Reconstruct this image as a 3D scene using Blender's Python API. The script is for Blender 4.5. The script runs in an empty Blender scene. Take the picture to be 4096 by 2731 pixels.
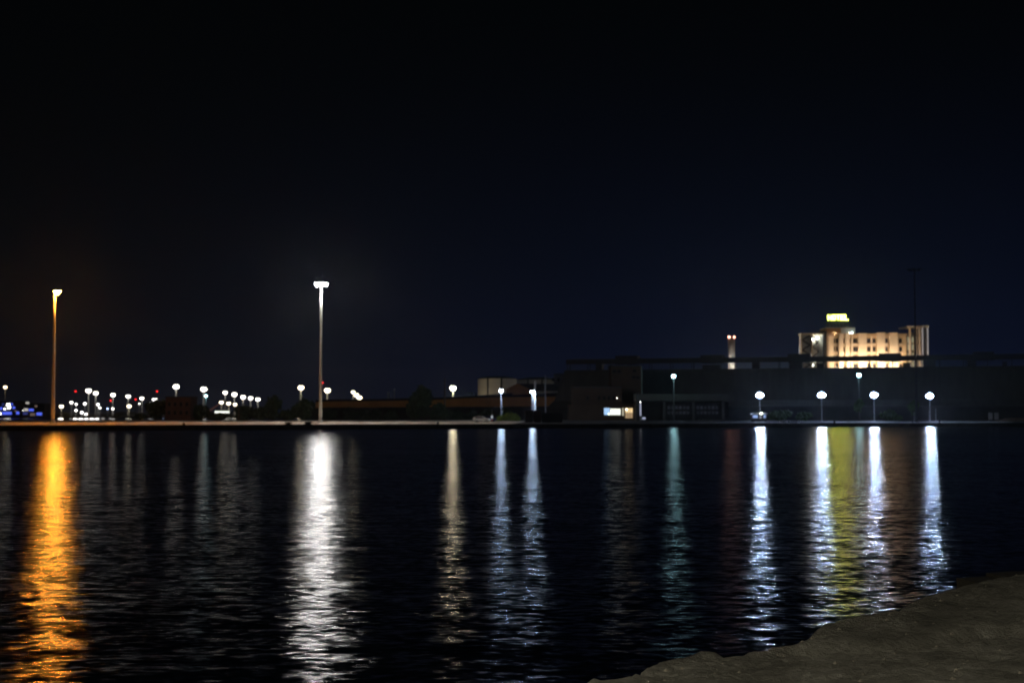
import bpy, bmesh, math, random
from mathutils import Vector, Matrix, noise

random.seed(7)
scn = bpy.context.scene
COL = scn.collection
PI = math.pi
F = 5689.0          # focal length in pixels of the 4096 px wide photograph (50 mm on 36 mm)
EYE = 3.09          # camera height over the water
PITCH = math.atan(286.5 / F)
SP, CP = math.sin(PITCH), math.cos(PITCH)

def P(px, py, Y):
    u = (px - 2048.0) / F; v = (1365.5 - py) / F
    dy = CP - v * SP
    t = Y / dy
    return Vector((u * t, Y, EYE + (SP + v * CP) * t))
def X(px, Y): return P(px, 1652, Y).x
def Z(py, Y): return P(2048, py, Y).z
def M(n, Y): return n * Y / F            # n photo pixels at distance Y in metres
GZ = 0.79                                # quay level

# ------------------------------------------------------------------ materials
MATS = {}
def nodes_of(name):
    m = bpy.data.materials.new(name); m.use_nodes = True
    nt = m.node_tree
    return m, nt, nt.nodes['Principled BSDF']
def mat(name, col, rough=0.7, var=0.25, scale=1.0, metal=0.0, bump=0.0, bscale=None, spec=0.5, stretch=None, col2=None):
    if name in MATS: return MATS[name]
    m, nt, b = nodes_of(name)
    tc = nt.nodes.new('ShaderNodeTexCoord'); mp = nt.nodes.new('ShaderNodeMapping')
    nt.links.new(tc.outputs['Object'], mp.inputs['Vector'])
    if stretch: mp.inputs['Scale'].default_value = stretch
    n = nt.nodes.new('ShaderNodeTexNoise'); n.inputs['Scale'].default_value = scale; n.inputs['Detail'].default_value = 6
    n.inputs['Roughness'].default_value = 0.6
    nt.links.new(mp.outputs['Vector'], n.inputs['Vector'])
    r = nt.nodes.new('ShaderNodeValToRGB')
    c2 = col2 or tuple(c * (1 + var) for c in col)
    r.color_ramp.elements[0].position = 0.3; r.color_ramp.elements[1].position = 0.7
    r.color_ramp.elements[0].color = (*[c * (1 - var) for c in col], 1)
    r.color_ramp.elements[1].color = (*c2, 1)
    nt.links.new(n.outputs['Fac'], r.inputs['Fac'])
    nt.links.new(r.outputs['Color'], b.inputs['Base Color'])
    b.inputs['Roughness'].default_value = rough; b.inputs['Metallic'].default_value = metal
    b.inputs['Specular IOR Level'].default_value = spec
    if bump > 0:
        n2 = nt.nodes.new('ShaderNodeTexNoise'); n2.inputs['Scale'].default_value = bscale or scale * 4; n2.inputs['Detail'].default_value = 8
        nt.links.new(mp.outputs['Vector'], n2.inputs['Vector'])
        bp = nt.nodes.new('ShaderNodeBump'); bp.inputs['Strength'].default_value = 1; bp.inputs['Distance'].default_value = bump
        nt.links.new(n2.outputs['Fac'], bp.inputs['Height']); nt.links.new(bp.outputs['Normal'], b.inputs['Normal'])
    MATS[name] = m
    return m
def emit(name, col, s):
    if name in MATS: return MATS[name]
    m, nt, b = nodes_of(name)
    b.inputs['Base Color'].default_value = (0.06, 0.06, 0.06, 1)
    tc = nt.nodes.new('ShaderNodeTexCoord'); n = nt.nodes.new('ShaderNodeTexNoise'); n.inputs['Scale'].default_value = 2.0
    nt.links.new(tc.outputs['Object'], n.inputs['Vector'])
    mr = nt.nodes.new('ShaderNodeMapRange'); mr.inputs['To Min'].default_value = s * 0.9; mr.inputs['To Max'].default_value = s * 1.1
    nt.links.new(n.outputs['Fac'], mr.inputs['Value']); nt.links.new(mr.outputs['Result'], b.inputs['Emission Strength'])
    b.inputs['Emission Color'].default_value = (*col, 1)
    if any(k in name for k in ('window', 'office', 'bay_', 'kiosk', 'glow', 'sign_column', 'cabinet', 'boom', 'canopy', 'car_', 'tiny', 'red', 'waterline_dim', 'bluish')):
        m.cycles.emission_sampling = 'NONE'
    MATS[name] = m
    return m

# ------------------------------------------------------------------ mesh builder
class MB:
    def __init__(s): s.v = []; s.f = []
    def quad(s, *p):
        i = len(s.v); s.v += [tuple(q) for q in p]; s.f.append(tuple(range(i, i + len(p)))); return s
    def box(s, x0, x1, y0, y1, z0, z1):
        i = len(s.v)
        s.v += [(x0,y0,z0),(x1,y0,z0),(x1,y1,z0),(x0,y1,z0),(x0,y0,z1),(x1,y0,z1),(x1,y1,z1),(x0,y1,z1)]
        s.f += [(i,i+3,i+2,i+1),(i+4,i+5,i+6,i+7),(i,i+1,i+5,i+4),(i+1,i+2,i+6,i+5),(i+2,i+3,i+7,i+6),(i+3,i,i+4,i+7)]
        return s
    def bar(s, a, b, r0, r1=None, n=6):
        a = Vector(a); b = Vector(b); r1 = r0 if r1 is None else r1
        d = (b - a).normalized(); u = d.orthogonal().normalized(); w = d.cross(u)
        i = len(s.v)
        for c, r in ((a, r0), (b, r1)):
            for k in range(n):
                t = 2 * PI * k / n; s.v.append(tuple(c + (u * math.cos(t) + w * math.sin(t)) * r))
        for k in range(n):
            k2 = (k + 1) % n; s.f.append((i+k, i+k2, i+n+k2, i+n+k))
        s.f.append(tuple(i+k for k in reversed(range(n)))); s.f.append(tuple(i+n+k for k in range(n)))
        return s
    def lathe(s, prof, c=(0,0,0), n=16):
        i = len(s.v); m = len(prof)
        for r, z in prof:
            for k in range(n):
                t = 2*PI*k/n; s.v.append((c[0]+r*math.cos(t), c[1]+r*math.sin(t), c[2]+z))
        for j in range(m-1):
            for k in range(n):
                k2 = (k+1) % n; s.f.append((i+j*n+k, i+j*n+k2, i+(j+1)*n+k2, i+(j+1)*n+k))
        s.f.append(tuple(i+k for k in reversed(range(n)))); s.f.append(tuple(i+(m-1)*n+k for k in range(n)))
        return s
    def ball(s, c, r, rz=None, n=8, m=5):
        rz = rz or r
        prof = [(max(0.02*r, r*math.sin(PI*j/m)), -rz*math.cos(PI*j/m)) for j in range(m+1)]
        return s.lathe(prof, c, n)
    def prism(s, pts, y0, y1):          # outline in XZ, thickness along Y
        i = len(s.v); n = len(pts)
        s.v += [(p[0], y0, p[1]) for p in pts] + [(p[0], y1, p[1]) for p in pts]
        s.f.append(tuple(range(i, i+n))); s.f.append(tuple(reversed(range(i+n, i+2*n))))
        for k in range(n):
            k2 = (k+1) % n; s.f.append((i+k2, i+k, i+n+k, i+n+k2))
        return s
    def build(s, name, m, parent=None, smooth=False):
        me = bpy.data.meshes.new(name); me.from_pydata(s.v, [], s.f); me.update()
        bm = bmesh.new(); bm.from_mesh(me); bmesh.ops.recalc_face_normals(bm, faces=bm.faces); bm.to_mesh(me); bm.free()
        if smooth:
            for p in me.polygons: p.use_smooth = True
        me.materials.append(m)
        o = bpy.data.objects.new(name, me); COL.objects.link(o)
        if parent: o.parent = parent
        return o
def tag(o, label, cat, group=None, kind=None):
    o['label'] = label; o['category'] = cat
    if group: o['group'] = group
    if kind: o['kind'] = kind
    return o
def thing(name, label, cat, loc, group=None, rz=0):
    o = bpy.data.objects.new(name, None); COL.objects.link(o); o.location = loc; o.rotation_euler = (0, 0, rz)
    return tag(o, label, cat, group)
def struct(name, mb, m, smooth=False):
    o = mb.build(name, m, None, smooth); o['kind'] = 'structure'; return o

# palette
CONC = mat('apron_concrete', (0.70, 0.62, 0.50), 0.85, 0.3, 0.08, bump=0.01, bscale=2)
ASPH = mat('dark_asphalt', (0.045, 0.045, 0.045), 0.9, 0.3, 0.2)
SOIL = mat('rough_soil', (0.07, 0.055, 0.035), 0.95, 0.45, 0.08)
QWALL = mat('quay_wall_concrete', (0.10, 0.09, 0.075), 0.9, 0.4, 0.4)
GALV = mat('galvanised_steel', (0.45, 0.45, 0.44), 0.55, 0.12, 1.5)
DARKM = mat('dark_steel', (0.03, 0.03, 0.032), 0.7, 0.2, 2)
RUBBER = mat('black_rubber', (0.015, 0.015, 0.015), 0.85, 0.2, 4)
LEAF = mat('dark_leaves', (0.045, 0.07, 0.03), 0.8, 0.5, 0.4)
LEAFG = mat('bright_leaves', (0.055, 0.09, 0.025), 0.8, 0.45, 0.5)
GRASSG = mat('lush_grass', (0.26, 0.36, 0.05), 0.85, 0.4, 0.6)
BARK = mat('bark', (0.07, 0.05, 0.04), 0.9, 0.3, 3)
LITWALL = mat('ochre_wall', (0.72, 0.33, 0.06), 0.9, 0.3, 0.12, col2=(0.78, 0.38, 0.09))  # orange sodium glow on the wall is put into this base colour
CREAM = mat('cream_render', (0.66, 0.56, 0.43), 0.85, 0.08, 0.3)
WHITE = mat('white_paint', (0.75, 0.74, 0.70), 0.7, 0.06, 0.5)
OCHRE = mat('ochre_render', (0.40, 0.21, 0.06), 0.85, 0.12, 0.4)
GLASSD = mat('dark_glass', (0.015, 0.016, 0.02), 0.15, 0.1, 1)
FRAME = mat('dark_window_frame', (0.06, 0.05, 0.05), 0.6, 0.1, 2)
BROWNB = mat('brown_render', (0.08, 0.05, 0.03), 0.85, 0.2, 0.25)
ROOFD = mat('dark_roof_sheet', (0.05, 0.05, 0.055), 0.8, 0.3, 0.4)
HULL = mat('ribbed_grey_cladding', (0.07, 0.069, 0.058), 0.8, 0.22, 0.15, stretch=(3, 3, 0.35))

# ------------------------------------------------------------------ camera
cam = bpy.data.cameras.new('camera'); co = bpy.data.objects.new('camera', cam); COL.objects.link(co)
co.location = (0, 0, EYE); co.rotation_euler = (PI/2 + PITCH, 0, 0)
cam.lens = 50; cam.sensor_width = 36; cam.clip_start = 0.1; cam.clip_end = 20000
cam.dof.use_dof = True; cam.dof.focus_distance = 12.0; cam.dof.aperture_fstop = 2.9
cam.dof.aperture_blades = 0
scn.camera = co

# ------------------------------------------------------------------ sky
w = bpy.data.worlds.new('World'); scn.world = w; w.use_nodes = True
nt = w.node_tree; nt.nodes.clear()
out = nt.nodes.new('ShaderNodeOutputWorld'); bg = nt.nodes.new('ShaderNodeBackground')
sky = nt.nodes.new('ShaderNodeTexSky'); sky.sky_type = 'NISHITA'; sky.sun_disc = False
sky.sun_elevation = math.radians(2.0); sky.sun_rotation = math.radians(160)
tc = nt.nodes.new('ShaderNodeTexCoord'); sx = nt.nodes.new('ShaderNodeSeparateXYZ')
nt.links.new(tc.outputs['Generated'], sx.inputs[0])
az = nt.nodes.new('ShaderNodeMapRange'); az.interpolation_type = 'SMOOTHSTEP'
az.inputs['From Min'].default_value = -0.40; az.inputs['From Max'].default_value = 0.18
nt.links.new(sx.outputs['X'], az.inputs['Value'])
mx = nt.nodes.new('ShaderNodeMix'); mx.data_type = 'RGBA'
mx.inputs[6].default_value = (0.0030, 0.0036, 0.0060, 1); mx.inputs[7].default_value = (0.0030, 0.0054, 0.0185, 1)
nt.links.new(az.outputs['Result'], mx.inputs[0])
el = nt.nodes.new('ShaderNodeMapRange'); el.inputs['From Min'].default_value = 0.0; el.inputs['From Max'].default_value = 0.34
el.inputs['To Min'].default_value = 1.0; el.inputs['To Max'].default_value = 0.0
nt.links.new(sx.outputs['Z'], el.inputs['Value'])
pw = nt.nodes.new('ShaderNodeMath'); pw.operation = 'POWER'; pw.inputs[1].default_value = 2.4
nt.links.new(el.outputs['Result'], pw.inputs[0])
glow = nt.nodes.new('ShaderNodeMix'); glow.data_type = 'RGBA'
glow.inputs[6].default_value = (0.0004, 0.0007, 0.0010, 1)
nt.links.new(pw.outputs[0], glow.inputs[0]); nt.links.new(mx.outputs[2], glow.inputs[7])
sm = nt.nodes.new('ShaderNodeVectorMath'); sm.operation = 'SCALE'; sm.inputs['Scale'].default_value = 0.0002
nt.links.new(sky.outputs[0], sm.inputs[0])
ad = nt.nodes.new('ShaderNodeVectorMath'); ad.operation = 'ADD'
nt.links.new(sm.outputs[0], ad.inputs[0]); nt.links.new(glow.outputs[2], ad.inputs[1])
nt.links.new(ad.outputs[0], bg.inputs['Color']); bg.inputs['Strength'].default_value = 1.0
nt.links.new(bg.outputs[0], out.inputs[0])

sun = bpy.data.lights.new('moon', 'SUN'); sun.energy = 0.004; sun.angle = math.radians(0.5); sun.color = (1, 0.95, 0.85)
so = bpy.data.objects.new('moon', sun); COL.objects.link(so)
so.rotation_euler = (math.radians(55), 0, math.radians(-25))

scn.view_settings.view_transform = 'Standard'; scn.view_settings.look = 'None'
scn.view_settings.exposure = 0.0; scn.view_settings.gamma = 1.0
scn.cycles.sample_clamp_indirect = 0 if False else 30.0
scn.cycles.max_bounces = 5
scn.cycles.use_denoising = True
scn.cycles.use_adaptive_sampling = False

# ------------------------------------------------------------------ water
def water_material():
    m, nt, b = nodes_of('harbour_water')
    L = nt.links.new
    nt.nodes.remove(b)
    out = nt.nodes['Material Output']
    gl = nt.nodes.new('ShaderNodeBsdfAnisotropic'); gl.distribution = 'BECKMANN'; gl.inputs['Roughness'].default_value = 0.20
    gl.inputs['Color'].default_value = (.84, .86, .88, 1)
    df = nt.nodes.new('ShaderNodeBsdfDiffuse'); df.inputs['Color'].default_value = (0.0012, 0.002, 0.003, 1)
    fr = nt.nodes.new('ShaderNodeFresnel'); fr.inputs['IOR'].default_value = 1.33
    mxs = nt.nodes.new('ShaderNodeMixShader')
    L(fr.outputs[0], mxs.inputs[0]); L(df.outputs[0], mxs.inputs[1]); L(gl.outputs[0], mxs.inputs[2]); L(mxs.outputs[0], out.inputs['Surface'])
    tc = nt.nodes.new('ShaderNodeTexCoord')
    total = None
    # (scale x, scale y, amplitude x, amplitude y)
    for k, (sxx, syy, ax, ay) in enumerate(((0.12, 0.3, .04, .05), (1.1, 1.9, .16, .23), (3.3, 5.0, .22, .35), (7.0, 10.0, .13, .18))):
        mp = nt.nodes.new('ShaderNodeMapping'); mp.inputs['Scale'].default_value = (sxx, syy, 1)
        mp.inputs['Location'].default_value = (k * 13.7, k * 5.1, k * 2.3); mp.inputs['Rotation'].default_value = (0, 0, 0.12 * (k - 1.5))
        L(tc.outputs['Object'], mp.inputs['Vector'])
        n = nt.nodes.new('ShaderNodeTexNoise'); n.inputs['Scale'].default_value = 1.0; n.inputs['Detail'].default_value = 2.0
        L(mp.outputs['Vector'], n.inputs['Vector'])
        s = nt.nodes.new('ShaderNodeVectorMath'); s.operation = 'SUBTRACT'; s.inputs[1].default_value = (0.5, 0.5, 0.5)
        L(n.outputs['Color'], s.inputs[0])
        a = nt.nodes.new('ShaderNodeVectorMath'); a.operation = 'MULTIPLY'; a.inputs[1].default_value = (ax, ay, 0)
        L(s.outputs[0], a.inputs[0])
        if total is None: total = a
        else:
            d = nt.nodes.new('ShaderNodeVectorMath'); d.operation = 'ADD'
            L(total.outputs[0], d.inputs[0]); L(a.outputs[0], d.inputs[1]); total = d
    # gusts: long bands of rougher and calmer water
    mp = nt.nodes.new('ShaderNodeMapping'); mp.inputs['Scale'].default_value = (0.012, 0.075, 1)
    L(tc.outputs['Object'], mp.inputs['Vector'])
    g = nt.nodes.new('ShaderNodeTexNoise'); g.inputs['Scale'].default_value = 1.0; g.inputs['Detail'].default_value = 3
    L(mp.outputs['Vector'], g.inputs['Vector'])
    gr = nt.nodes.new('ShaderNodeMapRange'); gr.inputs['From Min'].default_value = 0.3; gr.inputs['From Max'].default_value = 0.7
    gr.inputs['To Min'].default_value = 0.6; gr.inputs['To Max'].default_value = 1.4
    L(g.outputs['Fac'], gr.inputs['Value'])
    sc = nt.nodes.new('ShaderNodeVectorMath'); sc.operation = 'SCALE'
    L(total.outputs[0], sc.inputs[0]); L(gr.outputs['Result'], sc.inputs['Scale'])
    up = nt.nodes.new('ShaderNodeVectorMath'); up.operation = 'ADD'; up.inputs[1].default_value = (0, 0, 1)
    L(sc.outputs[0], up.inputs[0])
    nm = nt.nodes.new('ShaderNodeVectorMath'); nm.operation = 'NORMALIZE'
    L(up.outputs[0], nm.inputs[0]); L(nm.outputs[0], gl.inputs['Normal']); L(nm.outputs[0], fr.inputs['Normal'])
    return m
struct('water', MB().quad((-9000, -60, 0), (9000, -60, 0), (9000, 12000, 0), (-9000, 12000, 0)), water_material())

# ------------------------------------------------------------------ foreground rock
EDGE = [(-30, 4.5), (-12, 5.0), (-5, 6.1), (-1.2, 7.3)]
ZR = EYE - 1.565
for px, py in ((2262, 2731), (2500, 2702), (2600, 2658), (2790, 2607), (3000, 2604), (3130, 2590), (3215, 2562), (3262, 2520), (3335, 2488),
               (3500, 2460), (3575, 2457), (3640, 2410), (3750, 2378), (3870, 2345), (4000, 2322), (4096, 2303)):
    Y = 1.6 * F / (py - 1652); EDGE.append((X(px, Y), Y))
EDGE += [(6.5, 16.2), (9, 19), (14, 22), (30, 27)]
def edge_y(x):
    for (a, b), (c, d) in zip(EDGE, EDGE[1:]):
        if a <= x <= c: return b + (d - b) * (x - a) / max(1e-6, c - a)
    return EDGE[-1][1]
def rock_z(x, y):
    s = edge_y(x) - y
    n1 = noise.fractal(Vector((x * .35, y * .35, 3.1)), 0.9, 2.1, 4)
    n2 = noise.fractal(Vector((x * 1.6, y * 1.6, 9.1)), 0.8, 2.2, 6)
    n3 = noise.fractal(Vector((x * 7, y * 9, 1.7)), 0.6, 2.2, 4)
    n4 = noise.noise(Vector((x * 1.1 + n1, y * 2.3, 5.5)))
    k1 = min(1, max(0, s) / .6)
    z = ZR + (.020 * n1 + .014 * n2) * k1 + .016 * n3 + .014 * max(-.5, min(.5, n4 * 5)) * k1
    # pitted hollows
    h = noise.noise(Vector((x * 3.1, y * 3.9, 20.2)))
    if h > .34: z -= (h - .34) * .22
    h2 = noise.noise(Vector((x * 8.1, y * 9.3, 40.2)))
    if h2 > .42: z -= (h2 - .42) * .12
    # an upper slab with a worn broken face along its lower side
    step = (y - (9.75 + .33 * (x - 2.0) + .25 * n1 + .12 * n2)) if x > 1.2 else -1
    t = max(0, min(1, step / .14)); z += (.075 * t * t * (3 - 2 * t) - .035) * min(1, max(0, s) / .2)
    if s < 0:
        z = min(z, ZR + .02 * n2) + s * 1.7 * (1 + .3 * n2) - min(.05, -s)
        z = max(z, -1.2)
    elif s < .35:
        z -= (.35 - s) ** 2 * .12
    return z
mb = MB()
def grid(xs, ys):
    i0 = len(mb.v)
    for yy in ys:
        for xx in xs: mb.v.append((xx, yy, rock_z(xx, yy)))
    nx = len(xs)
    for j in range(len(ys) - 1):
        for i in range(nx - 1):
            a = i0 + j * nx + i; mb.f.append((a, a + 1, a + nx + 1, a + nx))
xs = [-14 + 1.0 * i for i in range(13)] + [-1 + .045 * i for i in range(1, 190)] + [7.6 + .5 * i for i in range(40)]
ys = [-12 + 1.0 * i for i in range(17)] + [4.6 + .3 * i for i in range(7)] + [6.7 + .045 * i for i in range(1, 185)] + [15.2 + .4 * i for i in range(1, 35)]
grid(xs, ys)
m, nt, b = nodes_of('weathered_rock'); L = nt.links.new
tc = nt.nodes.new('ShaderNodeTexCoord')
n = nt.nodes.new('ShaderNodeTexNoise'); n.inputs['Scale'].default_value = 2.2; n.inputs['Detail'].default_value = 10; n.inputs['Roughness'].default_value = .68
L(tc.outputs['Object'], n.inputs['Vector'])
r = nt.nodes.new('ShaderNodeValToRGB'); e = r.color_ramp.elements
e[0].position = .30; e[0].color = (.085, .083, .07, 1); e[1].position = .72; e[1].color = (.38, .375, .335, 1)
q = r.color_ramp.elements.new(.5); q.color = (.19, .185, .158, 1)
L(n.outputs['Fac'], r.inputs['Fac'])
vo = nt.nodes.new('ShaderNodeTexVoronoi'); vo.inputs['Scale'].default_value = 9; L(tc.outputs['Object'], vo.inputs['Vector'])
vr = nt.nodes.new('ShaderNodeMapRange'); vr.inputs['From Min'].default_value = .04; vr.inputs['From Max'].default_value = .22; vr.inputs['To Min'].default_value = .55
L(vo.outputs['Distance'], vr.inputs['Value'])
mm = nt.nodes.new('ShaderNodeMix'); mm.data_type = 'RGBA'; mm.blend_type = 'MULTIPLY'; mm.inputs[0].default_value = 1
L(r.outputs['Color'], mm.inputs[6]); L(vr.outputs['Result'], mm.inputs[7]); L(mm.outputs[2], b.inputs['Base Color'])
n2 = nt.nodes.new('ShaderNodeTexNoise'); n2.inputs['Scale'].default_value = 14; n2.inputs['Detail'].default_value = 10; n2.inputs['Roughness'].default_value = .7
L(tc.outputs['Object'], n2.inputs['Vector'])
bp = nt.nodes.new('ShaderNodeBump'); bp.inputs['Distance'].default_value = .12; L(n2.outputs['Fac'], bp.inputs['Height']); L(bp.outputs['Normal'], b.inputs['Normal'])
b.inputs['Roughness'].default_value = .92
struct('rock_shore', mb, m)

# loose grit on the rock
gm = MB(); rg = random.Random(3)
for _ in range(900):
    x = rg.uniform(-1, 6.5); y = rg.uniform(7.2, 14.5)
    if edge_y(x) - y < .12: continue
    r_ = rg.choice((.005, .007, .01, .013, .017)) * rg.uniform(.7, 1.3)
    z = rock_z(x, y); i = len(gm.v)
    for dx, dy, dz in ((1,0,0),(.2,1,.1),(-.9,.3,0),(-.3,-1,.1),(0,.1,.8),(0,0,-.5)):
        gm.v.append((x + dx*r_*rg.uniform(.7,1.3), y + dy*r_*rg.uniform(.7,1.3), z + dz*r_))
    gm.f += [(i,i+1,i+4),(i+1,i+2,i+4),(i+2,i+3,i+4),(i+3,i,i+4),(i+1,i,i+5),(i+2,i+1,i+5),(i+3,i+2,i+5),(i,i+3,i+5)]
o = gm.build('gravel', mat('grit_stone', (.24, .22, .18), .9, .5, 9), None); o['kind'] = 'stuff'

# dark slab lying at the water's edge
sl = MB().box(-.36, .5, -.3, .3, -.9, 0).box(-.05, .4, -.2, .25, .004, .045)
o = sl.build('concrete_slab', mat('dark_wet_concrete', (.05, .047, .04), .6, .3, 2, bump=.01), None)
o.location = P(4010, 2316, 14.9); o.rotation_euler = (0.0, -.03, .18)
tag(o, 'dark concrete slab lying at the water edge behind the pale rock', 'slab')

# ------------------------------------------------------------------ land across the water
def eq(x): return 260 + (x + 93) * (342 - 260) / 216.0      # quay edge line
XA, XB = -420, 700
XF = X(1225, 455)
land = MB()
pts = [(XA, eq(XA) if eq(XA) > 60 else 140), (XB, eq(XB)), (XB, 2600), (XF * 2.2, 2600), (XF * 1.35, 700), (XF, 458), (XA, 458)]
i = len(land.v); n = len(pts)
land.v += [(x, y, GZ) for x, y in pts] + [(x, y, -3) for x, y in pts]
land.f.append(tuple(range(n)))
for k in range(n):
    k2 = (k + 1) % n; land.f.append((k, k2, n + k2, n + k))
struct('ground', land, SOIL)
# quay wall face, its coping
qm = MB()
x = XA
while x < XB:
    x2 = x + 14.6
    qm.v += []
    a0, a1 = (x, eq(x)), (x2, eq(x2))
    i = len(qm.v)
    qm.v += [(a0[0], a0[1] - .5, -2), (a1[0], a1[1] - .5, -2), (a1[0], a1[1] - .5, GZ - .12), (a0[0], a0[1] - .5, GZ - .12),
             (a0[0], a0[1] + 1.5, -2), (a1[0], a1[1] + 1.5, -2), (a1[0], a1[1] + 1.5, GZ - .12), (a0[0], a0[1] + 1.5, GZ - .12)]
    qm.f += [(i, i+1, i+2, i+3), (i+3, i+2, i+6, i+7)]
    x += 15
struct('quay_wall', qm, QWALL)
cp = MB()
x = XA
while x < XB:
    x2 = x + 14.9
    i = len(cp.v)
    cp.v += [(x, eq(x) - .7, GZ - .11), (x2, eq(x2) - .7, GZ - .11), (x2, eq(x2) - .7, GZ + .05), (x, eq(x) - .7, GZ + .05),
             (x, eq(x) + .6, GZ - .11), (x2, eq(x2) + .6, GZ - .11), (x2, eq(x2) + .6, GZ + .05), (x, eq(x) + .6, GZ + .05)]
    cp.f += [(i,i+1,i+2,i+3),(i+3,i+2,i+6,i+7),(i+7,i+6,i+5,i+4),(i,i+3,i+7,i+4),(i+1,i+5,i+6,i+2)]
    x += 15
struct('quay_kerb', cp, QWALL)
# concrete apron (lit part of the quay) and asphalt
xa1 = X(2098, 300)
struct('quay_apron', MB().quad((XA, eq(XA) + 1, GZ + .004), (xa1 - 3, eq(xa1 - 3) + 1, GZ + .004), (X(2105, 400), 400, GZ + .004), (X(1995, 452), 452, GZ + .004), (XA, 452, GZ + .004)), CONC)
xr0 = X(3238, 365)
struct('east_apron', MB().quad((xr0, eq(xr0) + 9, GZ + .004), (X(4040, 355), eq(X(4040, 355)) + 9, GZ + .004), (X(4040, 385), 388, GZ + .004), (X(3243, 400), 388, GZ + .004)), mat('pale_apron', (.66, .65, .64), .85, .15, .08))  # base colour raised to carry part of the floodlight brightness
struct('yard_road', MB().quad((xa1, eq(xa1) + 2, GZ + .004), (XB, eq(XB) + 2, GZ + .004), (XB, 430, GZ + .002), (xa1 + 4, 430, GZ + .002)), ASPH)
# far shore behind the inner basin
struct('far_shore', MB().box(-2500, X(1300, 850), 900, 6000, -2, 1.0), SOIL)
hill = MB()
N = 60
for j in range(2):
    pass
for k in range(N + 1):
    px = -600 + 2400 * k / N
    Y = 5200
    h = M(6 + 7 * noise.noise(Vector((k * .22, 0, 0))) + 3 * noise.noise(Vector((k * .9, 3, 0))), Y) + 2
    x = X(px, Y)
    hill.v += [(x, Y, 0), (x, Y + 300, h), (x, Y + 900, 0)]
for k in range(N):
    a = k * 3
    hill.f += [(a, a+3, a+4, a+1), (a+1, a+4, a+5, a+2)]
struct('hills', hill, SOIL)

# ------------------------------------------------------------------ lamps
def mast(name, px, Y, top_py, label, colour, L_, kind, head_px=(0, 0), base_r=.42, top_r=.22, n=8, ring=1.9, group=None, lit=True, spill=1.0, steel=None):
    GALV = steel or MATS['galvanised_steel']
    base = Vector((X(px, Y), Y, GZ)); H = Z(top_py, Y) - GZ
    t = thing(name, label, 'light mast', base, group)
    MB().lathe([(base_r * 1.7, 0), (base_r * 1.7, .25), (base_r * 1.05, .3), (base_r, 1.2)], n=12).build('base', GALV, t)
    mb = MB()
    segs = [(base_r + (top_r - base_r) * k / 5, 1.2 + (H - 1.2) * k / 5) for k in range(6)]
    mb.lathe(segs, n=12).build('pole', GALV, t, True)
    hd = MB()
    hx = M(head_px[0], Y)
    hd.lathe([(.3, -.35), (.45, -.1), (.45, .25), (.1, .5)], (0, 0, H), 10)
    hd.bar((0, 0, H), (hx, 0, H), .12)
    for k in range(24):
        a, b2 = 2*PI*k/24, 2*PI*(k+1)/24
        hd.bar((hx+ring*math.cos(a), ring*math.sin(a), H), (hx+ring*math.cos(b2), ring*math.sin(b2), H), .07, n=4)
    for k in range(4):
        a = PI/4 + PI*k/2; hd.bar((0, 0, H), (hx+ring*math.cos(a), ring*math.sin(a), H), .06, n=4)
    hd.build('head_frame', GALV, t)
    em = emit('lens_' + kind, colour, L_) if lit else GLASSD
    for k in range(n):
        a = 2*PI*(k+.5)/n
        tilt = math.radians(77 if (kind == 'white' and math.sin(a) < 0) else (50 if kind == 'white' else 60))
        d = Vector((math.cos(a), math.sin(a), 0)); s = Vector((-math.sin(a), math.cos(a), 0))
        nrm = (d*math.cos(tilt) - Vector((0,0,1))*math.sin(tilt)); up = (d*math.sin(tilt) + Vector((0,0,1))*math.cos(tilt))
        c = Vector((hx, 0, H - .05)) + d * (ring + .15)
        # heads aimed at the water side are tipped further down than those aimed at the yard
        hb = MB(); i = 0
        w_, h_, dp = .36, .3, .22
        P8 = [c + s*sx_*w_ + up*sz*h_ + nrm*sy for sy in (-dp, 0) for sx_, sz in ((-1,-1),(1,-1),(1,1),(-1,1))]
        hb.v = [tuple(p) for p in P8]; hb.f = [(0,1,2,3),(4,5,6,7),(0,1,5,4),(1,2,6,5),(2,3,7,6),(3,0,4,7)]
        fl = hb.build('floodlight', DARKM, t)
        MB().quad(*[c + s*sx_*w_*.86 + up*sz*h_*.86 + nrm*.03 for sx_, sz in ((-1,-1),(1,-1),(1,1),(-1,1))]).build('lens', em, fl)
    if lit:
        spill_bulbs = [(hx, .50)] if kind == 'sodium' else [(hx - 1.05, .40), (hx + 1.05, .40)]
        for bx, br in spill_bulbs:
            MB().ball((bx, 0, H - .35), br, br * .9).build('lamp', emit('bulb_' + kind, colour, L_ * .09 * spill), t)  # extra bulb added for light spill on the pole and rounder glare
    return t

SOD = (1.0, 0.33, 0.03); WHT = (1.0, 0.95, 0.90); LED = (0.55, 0.72, 1.0); TEAL = (.50, .92, 1.0); WARM = (1.0, .86, .60)
mast('light_mast', 212, 322, 1166, 'tall steel mast with orange sodium floodlights on the quay', SOD, 2300, 'sodium', head_px=(9, 0), n=6, ring=.45)
mast('light_mast', 1282, 345, 1134, 'tall steel mast with white floodlights, nearest the parked car', WHT, 1550, 'white', n=8, ring=1.15)
mast('light_mast', 3666, 372, 1080, 'tall slim unlit mast standing in front of the long warehouse', WHT, 1, 'off', n=8, ring=1.6, base_r=.33, top_r=.15, lit=False, steel=DARKM)

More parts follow.
